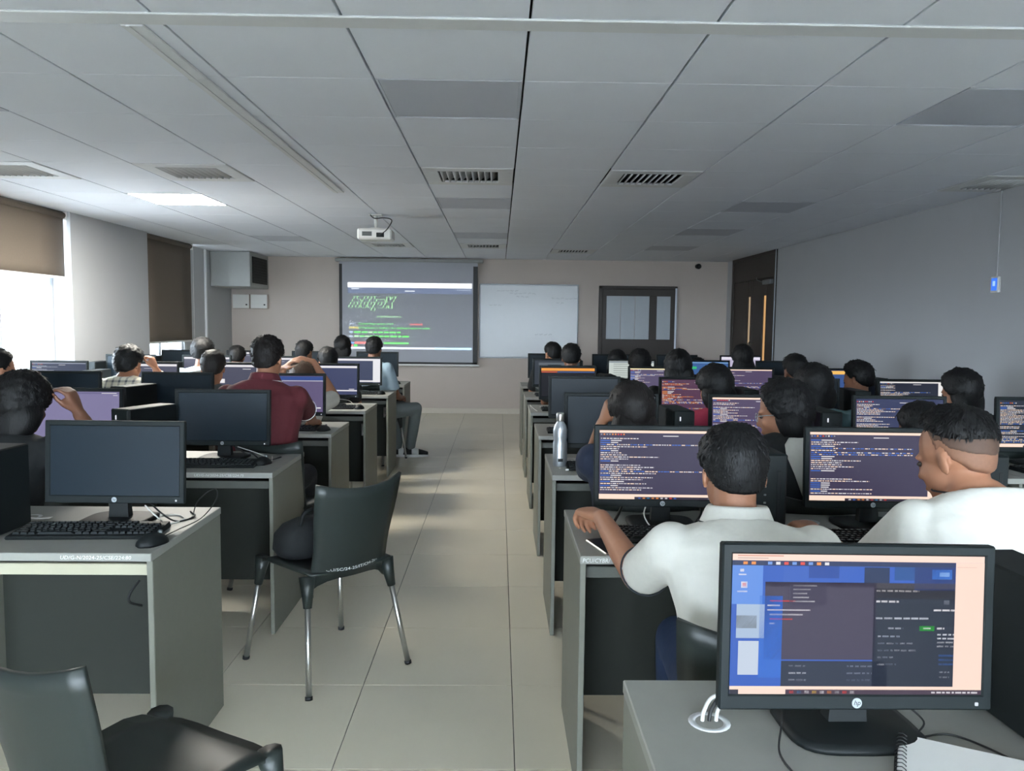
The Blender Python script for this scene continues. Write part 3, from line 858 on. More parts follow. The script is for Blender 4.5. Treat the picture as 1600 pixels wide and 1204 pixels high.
rng = random.Random(4)
SHOWS = {'off': 'dark screen switched off', 'near_desktop': 'blue desktop, terminal and browser', 'lilac': 'plain lilac screen', 'store': 'lilac page with orange icon',
         'page_white': 'dark page beside white column', 'orange_bar': 'orange bar on black screen', 'blue_bar': 'blue screen under orange bar', 'sheet': 'pale table of rows',
         'photo_dark': 'two small dark pictures', 'term_orange': 'orange terminal text on purple', 'blue_green': 'blue screen with green text', 'pale': 'pale screen'}
MON = {}
for (b, i, s), kind in PL.items():
    yn = ROW(i)
    x0 = LX - SW * (s + 1) if b == 'L' else RX + SW * s
    w = where(b, i, s)
    dk = place(P_DESK, 'grey laminate desk, ' + w, (x0, yn, 0), 0, 'computer desks in rows')
    mx_ = (x0 + SW - .345) if b == 'L' else (x0 + .315)
    if (b, i) == ('L', 1): mx_ = -1.285
    my = yn + .355
    rz = rng.uniform(-.03, .03)
    if (b, i) == ('R', 0): mx_, my, rz = .602, 1.262, R(2.0)
    sh = SHOWS.get(kind, 'terminal window lit')
    m = place(P_MON, 'black monitor, %s, %s' % (sh, w), (mx_, my, .75), rz, 'flat monitors on the desks')
    if (b, i) == ('R', 0):
        m.rotation_euler = (0, R(1.0), rz)
        for c in m.children:
            if not c.name.startswith('stand'): c.location.z -= .02
    MON[b, i, s] = m
    for c in m.children:
        if c.name.startswith('screen'):
            c.data = screen_mesh(kind)
    # tower beside the monitor
    if b == 'L':
        tx, ty, tr_ = mx_ - .285, yn + .33, 0.0
        if (i, s) == (2, 0): tx, ty, tr_ = -1.665, 3.715, R(-22)
        if (i, s) == (1, 0): tx, ty, tr_ = -1.60, 2.44, R(-2)
        if (i, s) == (3, 1): tx, ty, tr_ = -2.26, yn + .17, R(-14)
        if (i, s) == (4, 3): tx = mx_ + .31
    else:
        tx, ty, tr_ = mx_ + .32, yn + .36, 0.0
        if i == 0: tx, ty, tr_ = .925, 1.28, R(3)
    if not (b == 'L' and (i, s) in ((4, 2),)):
        place(P_TOW, 'black desktop computer tower, ' + w, (tx, ty, .75), tr_ + rng.uniform(-.04, .04), 'desktop computer towers')
    if (b, i) == ('R', 0):
        continue
    kx = mx_ + rng.uniform(-.03, .01); kz = rng.uniform(-.06, .06); ky = yn + .17
    if (b, i, s) == ('L', 1, 0): kx, ky, kz = -1.295, yn + .21, R(2.5)
    if (b, i, s) == ('R', 1, 0): kx, ky, kz = .565, yn + .2, R(-2)
    one = (b, i, s) in (('L', 1, 0), ('R', 1, 0))
    place(P_KEY1 if one else P_KEY, 'black keyboard, ' + w, (kx, ky, .75), kz, 'keyboards on the desks')
    ox = kx + .265
    oy = yn + .15
    if (b, i, s) == ('L', 1, 0): ox, oy = -1.05, yn + .1
    if (b, i, s) == ('L', 2, 0): ox, oy = -1.12, yn + .22
    if b == 'R' and s == 0 and i == 2: continue
    ms = place(P_MOUSE, 'black mouse, ' + w, (ox, oy, .75), rng.uniform(-.4, .2), 'mice on the desks')
for q in P_DESK.children:              # the nearest desk's rail is cream
    if q.name.startswith('front_rail'):
        q.data = q.data.copy(); q.data.materials[0] = M_RAIL
# ------------------------------------------------------------------ chairs
P_CHAIR = make_chair()
def chair(label, x, y, deg):
    return place(P_CHAIR, label, (x, y, 0), R(deg), 'black plastic chairs')
chair('empty black plastic chair turned sideways in the aisle beside the second desk', -.715, 3.235, 44)
chair('empty black plastic chair at the bottom left, pulled out from the nearest desk', -.775, 1.67, -29)

# ------------------------------------------------------------------ people
PENDING = []
def later(o, voxel, sm):
    PENDING.append((o, voxel, sm))

def sring(c, u, w, a, b, n=16, e=2.4):
    """super-ellipse ring about c in the plane of u, w"""
    out = []
    for k in range(n):
        t = 2 * math.pi * k / n; ct, st = math.cos(t), math.sin(t)
        out.append(c + u * (a * math.copysign(abs(ct) ** (2 / e), ct)) + w * (b * math.copysign(abs(st) ** (2 / e), st)))
    return out

def limb(mb, pts, rad, m=0, n=12):
    """tapering limb with round ends"""
    mb.tube(pts, rad, n, m)
    for p, r in zip(pts, rad):
        mb.ell(p, (r, r, r), m, 12, 8)

def ik(a, c, l1, l2, hint):
    d = c - a; L = d.length
    if L > (l1 + l2) * .999:
        return a + d * (l1 / (l1 + l2))
    x = (l1 * l1 - l2 * l2 + L * L) / (2 * L)
    h = math.sqrt(max(0, l1 * l1 - x * x))
    d = d.normalized(); q = hint - d * hint.dot(d)
    return a + d * x + q.normalized() * h

def hand(mb, wrist, along, palm, side, curl=35.0, m=0):
    """palm, four unequal fingers with three bends and a thumb leaving the side of the palm"""
    y = along.normalized(); z = -(palm - y * palm.dot(y)).normalized(); x = y.cross(z) * side
    P = lambda a, b, c: wrist + x * a + y * b + z * c
    mb.loft([sring(P(0, b, 0), x, z, w, t, 12, 2.6) for b, w, t in ((-.01, .026, .019), (.02, .03, .018), (.055, .04, .016), (.088, .041, .013), (.096, .036, .009))])
    for i, (fx, L, fan) in enumerate(((.031, .070, .10), (.0105, .078, .03), (-.0105, .073, -.05), (-.031, .058, -.14))):
        p = P(fx, .085, 0); pts = [p]; a = 0.0
        for k, f in enumerate((.45, .30, .25)):
            a += R(curl * (1.0, 1.0, .6)[k])
            dirv = y * math.cos(a) - z * math.sin(a) + x * fan * math.cos(a)
            pts.append(pts[-1] + dirv * L * f * 1.12)
        limb(mb, pts, [.0095, .009, .0082, .0068], m, 8)
    pts = [P(.022, .022, -.004), P(.05, .05, -.016), P(.062, .08, -.026), P(.062, .104, -.034)]
    limb(mb, pts, [.014, .0125, .0105, .0085], m, 8)

def rot_head(yaw, pitch, roll, byaw):
    return Matrix.Rotation(byaw + yaw, 3, 'Z') @ Matrix.Rotation(-pitch, 3, 'X') @ Matrix.Rotation(roll, 3, 'Y')

def hair_cap(mb, HC, H, style, seed, fine=False):
    """hair: a shell that follows the skull and dips under the skin past the hairline"""
    rng = random.Random(seed); off = Vector((rng.uniform(-9, 9), rng.uniform(-9, 9), 0))
    c0 = Vector((0, -.012, .03)); rad = Vector((.077, .097, .089))
    nu, nv = (84, 52) if fine else (48, 30); pts = []; roots = []
    for i in range(nv + 1):
        ph = math.pi * i / nv
        for j in range(nu):
            th = 2 * math.pi * j / nu
            d = Vector((math.sin(ph) * math.sin(th), math.sin(ph) * math.cos(th), math.cos(ph)))
            el = 90 - math.degrees(ph); az = abs((math.degrees(th) + 180) % 360 - 180)    # az 0 = face
            fr = [(0, 34), (35, 30), (60, 12), (78, -14), (86, -20), (94, 0), (104, -34), (125, -52), (150, -58), (180, -58)]
            if style == 'fade': fr = [(0, 32), (40, 28), (65, 20), (85, 8), (110, -4), (140, -14), (180, -20)]
            if style == 'stubble': fr = [(0, 40), (50, 34), (72, 10), (82, -14), (92, -6), (106, -34), (140, -52), (180, -58)]
            if style in ('long', 'bun', 'bob'): fr = [(0, 38), (30, 30), (55, -5), (75, -35), (90, -40), (180, -62)]
            if style == 'stubble2': fr = [(0, 40), (50, 34), (72, 14), (82, 2), (92, 4), (106, -14), (140, -28), (180, -34)]
            for (a0, e0), (a1, e1) in zip(fr, fr[1:]):
                if a0 <= az <= a1:
                    line = e0 + (e1 - e0) * (az - a0) / (a1 - a0); break
            s = max(0.0, min(1.0, (el - line) / (14.0 if style != 'fade' else 30.0))); s = s * s * (3 - 2 * s)
            top = {'stubble': .0, 'stubble2': .0015, 'short': .020, 'fade': .022, 'curly': .030, 'long': .020, 'bun': .014, 'bob': .026}[style]
            side = {'stubble': .0012, 'stubble2': .0026, 'short': .012, 'fade': .004, 'curly': .026, 'long': .018, 'bun': .010, 'bob': .026}[style]
            u = max(0, min(1, (el + 5) / 60)); th_ = side + (top - side) * u
            nz = noise.noise(d * (5 if style != 'curly' else 9) + off) * .5 + noise.noise(Vector((d.x * 26, d.y * 8, d.z * 8)) + off) * .35
            t = (-.016 + s * (.016 + th_ * (1 + .55 * nz)))
            bk_ = max(0.0, min(1.0, (az - 90) / 40)) * max(0.0, min(1.0, -el / 25))
            r = 1.0 / math.sqrt((d.x / rad.x) ** 2 + (d.y / (rad.y - .004 * bk_)) ** 2 + (d.z / (rad.z + .042 * bk_)) ** 2)
            pts.append(HC + H @ (c0 + d * (r + t)))
            if s > (.85 if style == 'fade' else .35): roots.append((d, r + t, s, el))
    fs = []
    for i in range(nv):
        for j in range(nu):
            k = (j + 1) % nu; fs.append((i * nu + j, (i + 1) * nu + j, (i + 1) * nu + k, i * nu + k))
    mb.add(pts, fs, 0, True)
    # locks: short tapering tufts combed from the crown, so the outline is not smooth
    if not style.startswith('stubble'):
        crown = Vector((.01, -.45, .9)).normalized()
        for q in range(520 if fine else 130):
            d, rr, s_, el = rng.choice(roots)
            p = c0 + d * (rr - .003)
            tg = (d - crown * d.dot(crown)); tg = tg.normalized() if tg.length > .05 else Vector((rng.uniform(-1, 1), 1, 0)).normalized()
            tg = tg + Vector((rng.uniform(-.5, .5), rng.uniform(-.5, .5), rng.uniform(-.5, .2))) * (.9 if style == 'curly' else .5)
            tg = (tg - d * tg.dot(d)).normalized(); sd = tg.cross(d).normalized()
            L = rng.uniform(.012, .026) * (1.25 if style in ('short', 'fade') and el > 35 else 1.0) * (.45 if el < -10 and style in ('short', 'fade') else 1.0)
            lift = rng.uniform(.0, .004) * (1.8 if style == 'curly' else 1.0) * (.4 if el < 0 else 1.0); w = rng.uniform(.002, .0045)
            r0 = [p - sd * w, p + d * .003, p + sd * w]; m_ = p + tg * L * .55 + d * (lift * .9 + .002 - L * L * 1.6)
            r1 = [m_ - sd * w * .8, m_ + d * .003, m_ + sd * w * .8]; e_ = p + tg * L + d * (lift - L * L * 4.5)
            P_ = [HC + H @ v for v in r0 + r1 + [e_]]
            mb.add(P_, [(0, 1, 4, 3), (1, 2, 5, 4), (3, 4, 6), (4, 5, 6)], 0, True)
    if style in ('long', 'bob'):
        L = .30 if style == 'long' else .16
        ux, uy, uz = H @ Vector((1, 0, 0)), H @ Vector((0, 1, 0)), H @ Vector((0, 0, 1))
        down = (uz * .35 + Vector((0, 0, 1)) * .65).normalized(); bk = Vector((uy.x, uy.y, 0)).normalized()
        rings = []
        for i in range(10):
            s = i / 9; z = .05 - (L + .03) * s
            a = .088 + .022 * math.sin(math.pi * min(1, s * 1.1)) - .03 * max(0, s - .7) / .3; b = .085 - .035 * s
            c = HC - bk * (.03 + .035 * s) + down * z
            k_ = .72 + .28 * min(1, s * 2.6)
            rg = sring(c, ux, bk, a * k_, b * k_, 28, 2.2)
            rings.append([p + (p - c).normalized() * .006 * noise.noise(Vector((k * 1.3, s * 1.5, seed))) for k, p in enumerate(rg)])
        mb.loft(rings)
    if style == 'bun':
        mb.ell(HC + H @ Vector((0, -.125, .0)), (.042, .04, .045), 0, 16, 10)
        limb(mb, [HC + H @ Vector((0, -.12, -.02)), HC + H @ Vector((0, -.135, -.12)), HC + H @ Vector((0, -.11, -.2))], [.03, .028, .012])

M_HAIR = mat('black_hair', S(13, 13, 14), 0.55, var=0.35, scale=30, bump=0.3, bscale=60, spec=0.3, stretch=(5, 1.2, 1.2))
M_HAIRB = mat('dark_brown_hair', S(24, 20, 19), 0.55, var=0.35, scale=30, bump=0.3, bscale=60, spec=0.3, stretch=(5, 1.2, 1.2))
M_STUB2 = mat('shaved_nape', S(128, 90, 69), 0.7, var=0.15, scale=120)
M_STUB = mat('shaved_hair', S(84, 62, 50), 0.7, var=0.2, scale=120)
M_EYE = mat('eye', S(60, 50, 45), 0.2)
SK = [mat('skin_%d' % i, S(*c), 0.55, var=0.05, scale=25, bump=0.05, bscale=300) for i, c in enumerate([(150, 104, 80), (162, 113, 86), (122, 82, 62)])]
def cloth(name, c, rough=.85):
    return mat(name, S(*c), rough, var=.06, scale=40, bump=.55, bscale=14)
M_JEANS = cloth('blue_denim', (44, 60, 92)); M_GJEANS = cloth('grey_denim', (104, 112, 112)); M_DTROU = cloth('dark_trousers', (36, 38, 44))
PIDX = [0]
def person(label, head, pel, byaw=0, hyaw=0, hpitch=8, hroll=0, hair='short', hmat=None, skin=0, shirt=None, trou=None, vox=.012,
           lw=None, rw=None, le=None, re=None, sleeve=.8, collar=False, piping=None, glasses=False, knees=None, feet=None, lcurl=35, rcurl=35,
           lpalm=(0, 0, -1), rpalm=(0, 0, -1), shoes=None, trim=None, sitz=.53, plump=1.0, lfing=None, rfing=None, brd=1.0, hs=.96, nz=0.0, vest=None):
    PIDX[0] += 1
    hmat = hmat or M_HAIR; trou = trou or M_DTROU
    b = R(byaw)
    r_ = Vector((math.cos(b), math.sin(b), 0)); f_ = Vector((-math.sin(b), math.cos(b), 0)); z_ = Vector((0, 0, 1))
    root = Vector((pel[0], pel[1], 0))
    rel = lambda p: Vector(p) - root
    HC = rel((head[0], head[1], head[2] - .135 * hs))
    H = rot_head(R(hyaw), R(hpitch), R(hroll), b) * hs
    P0 = Vector((0, 0, sitz))
    N = HC + H @ Vector((0, -.03, -.06)) + f_ * -.016 + z_ * (-.058 + nz)
    P1 = P0 + z_ * (N.z - P0.z) * .55 - f_ * .035 + (N - P0) * .22
    P1.z = P0.z + (N.z - P0.z) * .55
    def sp(t):
        return P0 * (1 - t) ** 2 + P1 * 2 * t * (1 - t) + N * t * t
    def tan(t):
        return ((P1 - P0) * 2 * (1 - t) + (N - P1) * 2 * t).normalized()
    prof = [(-.16, .135, .10), (-.06, .17, .125), (.08, .172, .125), (.28, .158, .115), (.5, .165, .118), (.68, .182, .118), (.82, .182, .105), (.91, .145, .085), (.97, .085, .068), (1.03, .058, .058)]
    def torso(mb, grow, k=1.0, t0=-1, t1=2):
        rings = []
        for t, w, d in prof:
            if t0 <= t <= t1:
                T = tan(min(1, max(0, t)))
                c = sp(max(0, min(1, t))) + T * ((t if t < 0 else max(0, t - 1)) * (N - P0).length)
                rings.append(sring(c, r_, T.cross(r_).normalized(), (w * brd * plump + grow) * k, (d * plump + grow) * k, 20, 2.3))
        mb.loft(rings)
    T8 = sp(.83)
    SH = {-1: T8 - r_ * .172 * brd, 1: T8 + r_ * .172 * brd}
    W = {-1: rel(lw) if lw else P0 + f_ * .44 - r_ * .13 + z_ * .27, 1: rel(rw) if rw else P0 + f_ * .44 + r_ * .13 + z_ * .27}
    E = {}
    for s in (-1, 1):
        g = (le, re)[s > 0]
        E[s] = rel(g) if g else ik(SH[s], W[s], .29, .255, -z_ + r_ * .45 * s - f_ * .3)
    t = thing('person', label, 'person', tuple(root), 0, 'people seated at the desks')
    # body
    mb = MB(); torso(mb, -.012, .93)
    neck0 = N - z_ * .03
    limb(mb, [neck0, (neck0 + HC) / 2 + f_ * -.008, HC + H @ Vector((0, -.022, -.05))], [.060, .051, .052], 0, 14)
    for c, q in (((0, -.012, .03), (.076, .096, .088)), ((0, .022, -.035), (.063, .068, .084)), ((0, .034, -.086), (.044, .046, .034)), ((0, .088, -.02), (.011, .018, .030)), ((0, .098, -.036), (.016, .014, .012)),
                 ((0, .076, .014), (.05, .018, .011)), ((0, .083, -.072), (.023, .012, .009)), ((.03, .06, -.03), (.024, .026, .024)), ((-.03, .06, -.03), (.024, .026, .024))):
        mb.ell(HC + H @ Vector(c), q, 0, 20, 14, H)
    for s in (-1, 1):
        Me = H @ Matrix.Rotation(R(22 * s), 3, 'Z') @ Matrix.Rotation(R(-10), 3, 'X')
        mb.ell(HC + H @ Vector((.079 * s, -.014, -.01)), (.008, .019, .032), 0, 14, 10, Me)
        limb(mb, [SH[s], (SH[s] + E[s]) / 2, E[s]], [.052, .047, .041])
        limb(mb, [E[s], E[s] * .6 + W[s] * .4, W[s]], [.041, .039, .027])
        along = Vector((lfing, rfing)[s > 0]) if (lfing, rfing)[s > 0] else (W[s] - E[s])
        if not (lfing, rfing)[s > 0]:
            along = Vector((along.x, along.y, along.z * .3))
        hand(mb, W[s] + along.normalized() * .008, along, Vector((lpalm, rpalm)[s > 0]), -s, (lcurl, rcurl)[s > 0])
    hips = {s: P0 + r_ * .085 * s + z_ * -.02 for s in (-1, 1)}
    K = {s: rel(knees[s > 0]) if knees else P0 + f_ * .42 + r_ * .12 * s + z_ * (-.01) for s in (-1, 1)}
    A = {s: rel(feet[s > 0]) if feet else Vector((K[s].x, K[s].y, .09)) + f_ * (-.05) for s in (-1, 1)}
    for s in (-1, 1):
        limb(mb, [hips[s], K[s]], [.066, .048]); limb(mb, [K[s], K[s] * .65 + A[s] * .35, A[s]], [.048, .048, .034])
    o = mb.build('body', SK[skin], t); later(o, vox, 3)
    # eyes
    for s in (-1, 1):
        e = MB(); e.ell(HC + H @ Vector((.031 * s, .079, -.004)), (.011, .008, .0075), 0, 10, 6, H); e.build('eye', M_EYE, t)
    # hair
    mb = MB(); hair_cap(mb, HC, H, hair, PIDX[0], vox < .0085); mb.build('hair', hmat, t)
    if hair == 'fade':
        mb = MB(); hair_cap(mb, HC, H, 'stubble', PIDX[0], True); mb.build('stubble', M_STUB2, t)
        mb = MB(); hair_cap(mb, HC, H, 'stubble2', PIDX[0], True); mb.build('stubble', M_STUB, t)
    # shirt
    mb = MB(); torso(mb, .014, 1.0, -1, .98)
    for s in (-1, 1):
        mb.loft([sring(p, f_, (z_ - r_ * .5 * s).normalized(), a, c, 12, 2) for p, a, c in ((N - z_ * .02 + r_ * .02 * s, .05, .05), ((N + SH[s]) / 2 - z_ * .004, .062, .05), (SH[s], .068, .062))])
        if sleeve <= 1:
            e = SH[s].lerp(E[s], sleeve)
            limb(mb, [SH[s], SH[s].lerp(E[s], sleeve * .5)], [.068, .066]); mb.tube([SH[s], SH[s].lerp(e, .5), e], [.067, .066, .064], 14)
        else:
            limb(mb, [SH[s], SH[s].lerp(E[s], .5), E[s]], [.068, .06, .053]); mb.tube([E[s], E[s].lerp(W[s], .5), W[s] * .92 + E[s] * .08], [.052, .048, .038], 14)
    o = mb.build('shirt', shirt, t); later(o, max(vox, .008), 5)
    if vest:
        g = []
        for tt, w, dd in prof[1:-1]:
            T = tan(min(1, max(0, tt))); c = sp(max(0, min(1, tt))); wv = T.cross(r_).normalized()
            g.append([c + r_ * ((w * brd + .024) * math.cos(a)) + wv * ((dd + .026) * math.sin(a)) for a in np.linspace(R(75), R(262 - 30 * max(0, tt)), 16)])
        mb = MB(); mb.shell(g, .006); mb.build('vest', vest, t)
        for s in (-1,):
            mb = MB(); limb(mb, [SH[s], SH[s].lerp(E[s], .5)], [.078, .074]); limb(mb, [SH[s], (SH[s] + N) / 2], [.078, .06]); o = mb.build('vest_sleeve', vest, t); later(o, .012, 3)
    if collar:
        mb = MB(); rings = []
        n = 36
        for (dz, k1) in ((.0, .090), (.036, .075), (.042, .070), (.038, .066), (.004, .070)):
            rings.append([N - z_ * .004 + f_ * .004 + r_ * (k1 * math.cos(a)) + f_ * (k1 * 1.02 * math.sin(a)) + z_ * (dz + .012 * -math.sin(a)) for a in np.linspace(0, 2 * math.pi, n, endpoint=False)])
        rings.append(rings[0])
        mb.loft(rings, cap=False); mb.build('collar', shirt, t)
    if piping:
        mb = MB(); n = 40
        pth = [N - z_ * .004 + f_ * .004 + r_ * (.0915 * math.cos(a)) + f_ * (.0925 * math.sin(a)) + z_ * (.012 * -math.sin(a)) for a in np.linspace(0, 2 * math.pi, n)]
        mb.tube(pth, .0024, 6); mb.build('collar_piping', piping, t)
        for s in (-1, 1):
            if sleeve <= 1:
                ax = (E[s] - SH[s]).normalized(); u = ax.orthogonal().normalized(); w = ax.cross(u)
                for back_ in (.012,):
                    c = SH[s].lerp(E[s], sleeve) - ax * back_
                    mb = MB(); mb.tube([c + (u * math.cos(a) + w * math.sin(a)) * .0665 for a in np.linspace(0, 2 * math.pi, n)], .0024, 6); mb.build('sleeve_piping', piping, t)
    # trousers and shoes
    mb = MB(); mb.ell(P0 - z_ * .01, (.17, .145, .095), 0, 18, 12)
    for s in (-1, 1):
        limb(mb, [hips[s], K[s]], [.092, .066]); limb(mb, [K[s], K[s].lerp(A[s], .5), A[s] + z_ * .02], [.066, .06, .052])
    o = mb.build('trousers', trou, t); later(o, max(vox, .012), 4)
    for s in (-1, 1):
        fd = f_
        if feet and len(feet) > 2: fd = Vector(feet[2])
        sd = fd.cross(z_)
        g = Vector((A[s].x, A[s].y, 0))
        mb = MB()
        mb.loft([sring(g + fd * q + z_ * (h / 2 + .02), sd, z_, w, h / 2, 14, 2.8) for q, w, h in ((-.075, .028, .05), (-.06, .036, .08), (0, .04, .085), (.07, .046, .065), (.14, .046, .045), (.185, .03, .03))])
        sh = mb.build('shoe', shoes or M_BLACK, t)
        mb = MB(); mb.loft([[g + fd * (.055 + .135 * math.cos(a)) + sd * (.05 * math.sin(a) * (1 - .12 * math.cos(a))) + z_ * zz for a in np.linspace(0, 2 * math.pi, 24, endpoint=False)] for zz in (0.001, .026)], smooth=False)
        mb.build('sole', M_WHITE if shoes else M_CABLE, sh)
        if shoes:
            mb = MB(); mb.loft([sring(g + fd * q + z_ * (h / 2 + .02), sd, z_, w, h / 2, 14, 2.8) for q, w, h in ((.012, .0435, .083), (.05, .0465, .073), (.085, .0485, .062))]); mb.build('side_panel', M_WHITE, sh)
    if glasses:
        mb = MB()
        for s in (-1, 1):
            mb.tube([HC + H @ Vector((.032 * s + .022 * math.cos(a), .098, -.004 + .018 * math.sin(a))) for a in np.linspace(0, 2 * math.pi, 20)], .0016, 6)
            mb.tube([HC + H @ Vector((.053 * s, .097, .002)), HC + H @ Vector((.078 * s, .05, .004)), HC + H @ Vector((.084 * s, -.01, .0))], .0016, 6)
        mb.tube([HC + H @ Vector((-.01, .1, 0)), HC + H @ Vector((.01, .1, 0))], .0016, 6)
        mb.build('spectacles', M_LOGO, t)
    return t, dict(N=N + root, SH={k: v + root for k, v in SH.items()}, E={k: v + root for k, v in E.items()})

M_WPOLO = cloth('white_cotton', (212, 210, 202)); M_RED = cloth('maroon_cotton', (88, 29, 37)); M_BLK = cloth('black_cotton', (22, 25, 27)); M_NAVY = cloth('navy_cotton', (34, 42, 62))
M_TEAL = cloth('teal_cotton', (96, 128, 134)); M_PINK = cloth('crimson_cotton', (196, 62, 92)); M_PALEBL = cloth('pale_blue_cotton', (140, 160, 172)); M_OFFW = cloth('off_white_cotton', (196, 194, 186)); M_GREYC = cloth('grey_cotton', (92, 96, 98)); M_BROWNC = cloth('rust_cotton', (112, 78, 54))
M_PIPE = mat('dark_piping', S(40, 44, 52), .8); M_WPIPE = mat('white_piping', S(225, 225, 222), .8)
# plaid cloth: crossing bands in object space
pm = bpy.data.materials.new('plaid_cotton'); pm.use_nodes = True; nt = pm.node_tree; bs = nt.nodes['Principled BSDF']; bs.inputs['Roughness'].default_value = .85
tc = nt.nodes.new('ShaderNodeTexCoord'); sx = nt.nodes.new('ShaderNodeSeparateXYZ'); nt.links.new(tc.outputs['Object'], sx.inputs[0])
acc = None
for ax in (0, 2):
    mu = nt.nodes.new('ShaderNodeMath'); mu.operation = 'MULTIPLY'; mu.inputs[1].default_value = 2 * math.pi / .045; nt.links.new(sx.outputs[ax], mu.inputs[0])
    si = nt.nodes.new('ShaderNodeMath'); si.operation = 'SINE'; nt.links.new(mu.outputs[0], si.inputs[0])
    gt = nt.nodes.new('ShaderNodeMath'); gt.operation = 'GREATER_THAN'; gt.inputs[1].default_value = .55; nt.links.new(si.outputs[0], gt.inputs[0])
    if acc is None: acc = gt
    else:
        ad = nt.nodes.new('ShaderNodeMath'); ad.operation = 'ADD'; nt.links.new(acc.outputs[0], ad.inputs[0]); nt.links.new(gt.outputs[0], ad.inputs[1]); acc = ad
hf = nt.nodes.new('ShaderNodeMath'); hf.operation = 'MULTIPLY'; hf.inputs[1].default_value = .5; nt.links.new(acc.outputs[0], hf.inputs[0])
mxp = nt.nodes.new('ShaderNodeMix'); mxp.data_type = 'RGBA'; mxp.inputs[6].default_value = S(222, 216, 196); mxp.inputs[7].default_value = S(96, 96, 100)
nt.links.new(hf.outputs[0], mxp.inputs[0]); nt.links.new(mxp.outputs[2], bs.inputs['Base Color'])

# near, door side
person('person in white polo with short black hair, left hand raised at the desk corner', (.59, 1.95, 1.185), (.62, 1.80), -4, 6, 12, 0, 'short', None, 1, M_WPOLO, M_JEANS, .0048,
       lw=(.325, 2.41, .83), le=(.385, 2.10, .745), rw=(.70, 2.33, .80), collar=True, piping=M_PIPE, sleeve=.80, lcurl=58, lfing=(-.45, 1, .02), hs=.92)
person('person in white polo with faded haircut, head turned to the screen on the left', (1.155, 1.95, 1.235), (1.27, 1.78), 4, 25, 16, 0, 'fade', None, 1, M_WPOLO, M_DTROU, .006,
       lw=(.955, 2.30, .815), le=(.97, 2.04, .77), rw=(1.36, 2.33, .80), collar=False, piping=M_PIPE, sleeve=.82, nz=.035, plump=1.08, brd=1.12)
chair('black plastic chair under the person in white polo with hand raised', .60, 1.83, -6)
chair('black plastic chair under the person in white polo with faded haircut', 1.24, 1.83, 3)
y2 = ROW(2)
person('person with long dark hair seen from behind beside the steel bottle', (.53, 3.12, 1.205), (.55, 3.06), 4, 6, 14, 0, 'long', M_HAIRB, 1, M_NAVY, M_JEANS, .009, lw=(.425, 3.2, 1.02), le=(.40, 3.38, .80), lcurl=60, lfing=(.2, -.3, .9), lpalm=(1, 0, 0))
person('person in profile with glasses and dark vest over white top', (1.13, 3.1, 1.215), (1.2, 3.02), 10, 52, 10, 0, 'bob', None, 1, M_OFFW, M_DTROU, .007, glasses=True, sleeve=.9, vest=M_BLK, nz=.02)
person('person with black hair half hidden behind the faded haircut', (1.72, 3.15, 1.13), (1.78, 3.08), 0, 20, 22, 0, 'short', None, 2, M_BLK, None)
person('person with black bobbed hair against the right wall', (2.58, 4.35, 1.20), (2.66, 4.28), 0, 30, 12, 0, 'bob', None, 1, M_BLK, None, .011)
person('person in crimson top with bobbed hair at the orange text screen', (1.2, 4.35, 1.21), (1.14, 4.28), 0, 22, 12, 0, 'bob', None, 1, M_PINK, None, .011, lw=(1.05, 4.75, .82))
person('person in teal shirt with round dark hair, third place', (1.75, 4.35, 1.22), (1.83, 4.27), 0, 20, 10, 0, 'bob', None, 1, M_TEAL, None, .011)
person('person in black with dark hair just behind the teal shirt', (2.12, 5.6, 1.23), (2.12, 5.52), 0, 10, 10, 0, 'short', None, 2, M_BLK, None)
person('person with wavy dark hair near the blue screen by the right wall', (2.55, 5.55, 1.18), (2.62, 5.5), 0, 40, 14, 0, 'curly', None, 1, M_BLK, None)
person('person in black before the yellow-barred terminal', (1.28, 5.6, 1.25), (1.26, 5.52), 0, -4, 10, 0, 'bob', None, 2, M_BLK, None)
person('person with long black hair in front of the double door', (2.11, 6.8, 1.265), (2.1, 6.74), 0, 6, 4, 0, 'long', None, 2, M_BLK, None)
person('person in black, right one of the pair near the whiteboard', (.63, 6.85, 1.255), (.62, 6.77), 0, -5, 10, 0, 'short', None, 2, M_BLK, None)
person('person with ear showing, left one of the pair near the whiteboard', (.55, 8.1, 1.235), (.56, 8.02), 0, 28, 8, 0, 'short', None, 1, M_BLK, None)
person('person in dark top, small in front of the papered door', (1.23, 6.85, 1.21), (1.25, 6.77), 0, 0, 12, 0, 'bob', None, 2, M_BLK, None)
person('person in dark top farthest back before the papered door', (1.22, 8.1, 1.16), (1.24, 8.02), 0, -10, 18, 0, 'bob', None, 2, M_BLK, None)
person('person with black hair low behind the blue and green screen', (2.06, 8.1, 1.09), (2.05, 8.02), 0, 0, 22, 0, 'short', None, 2, M_BLK, None)
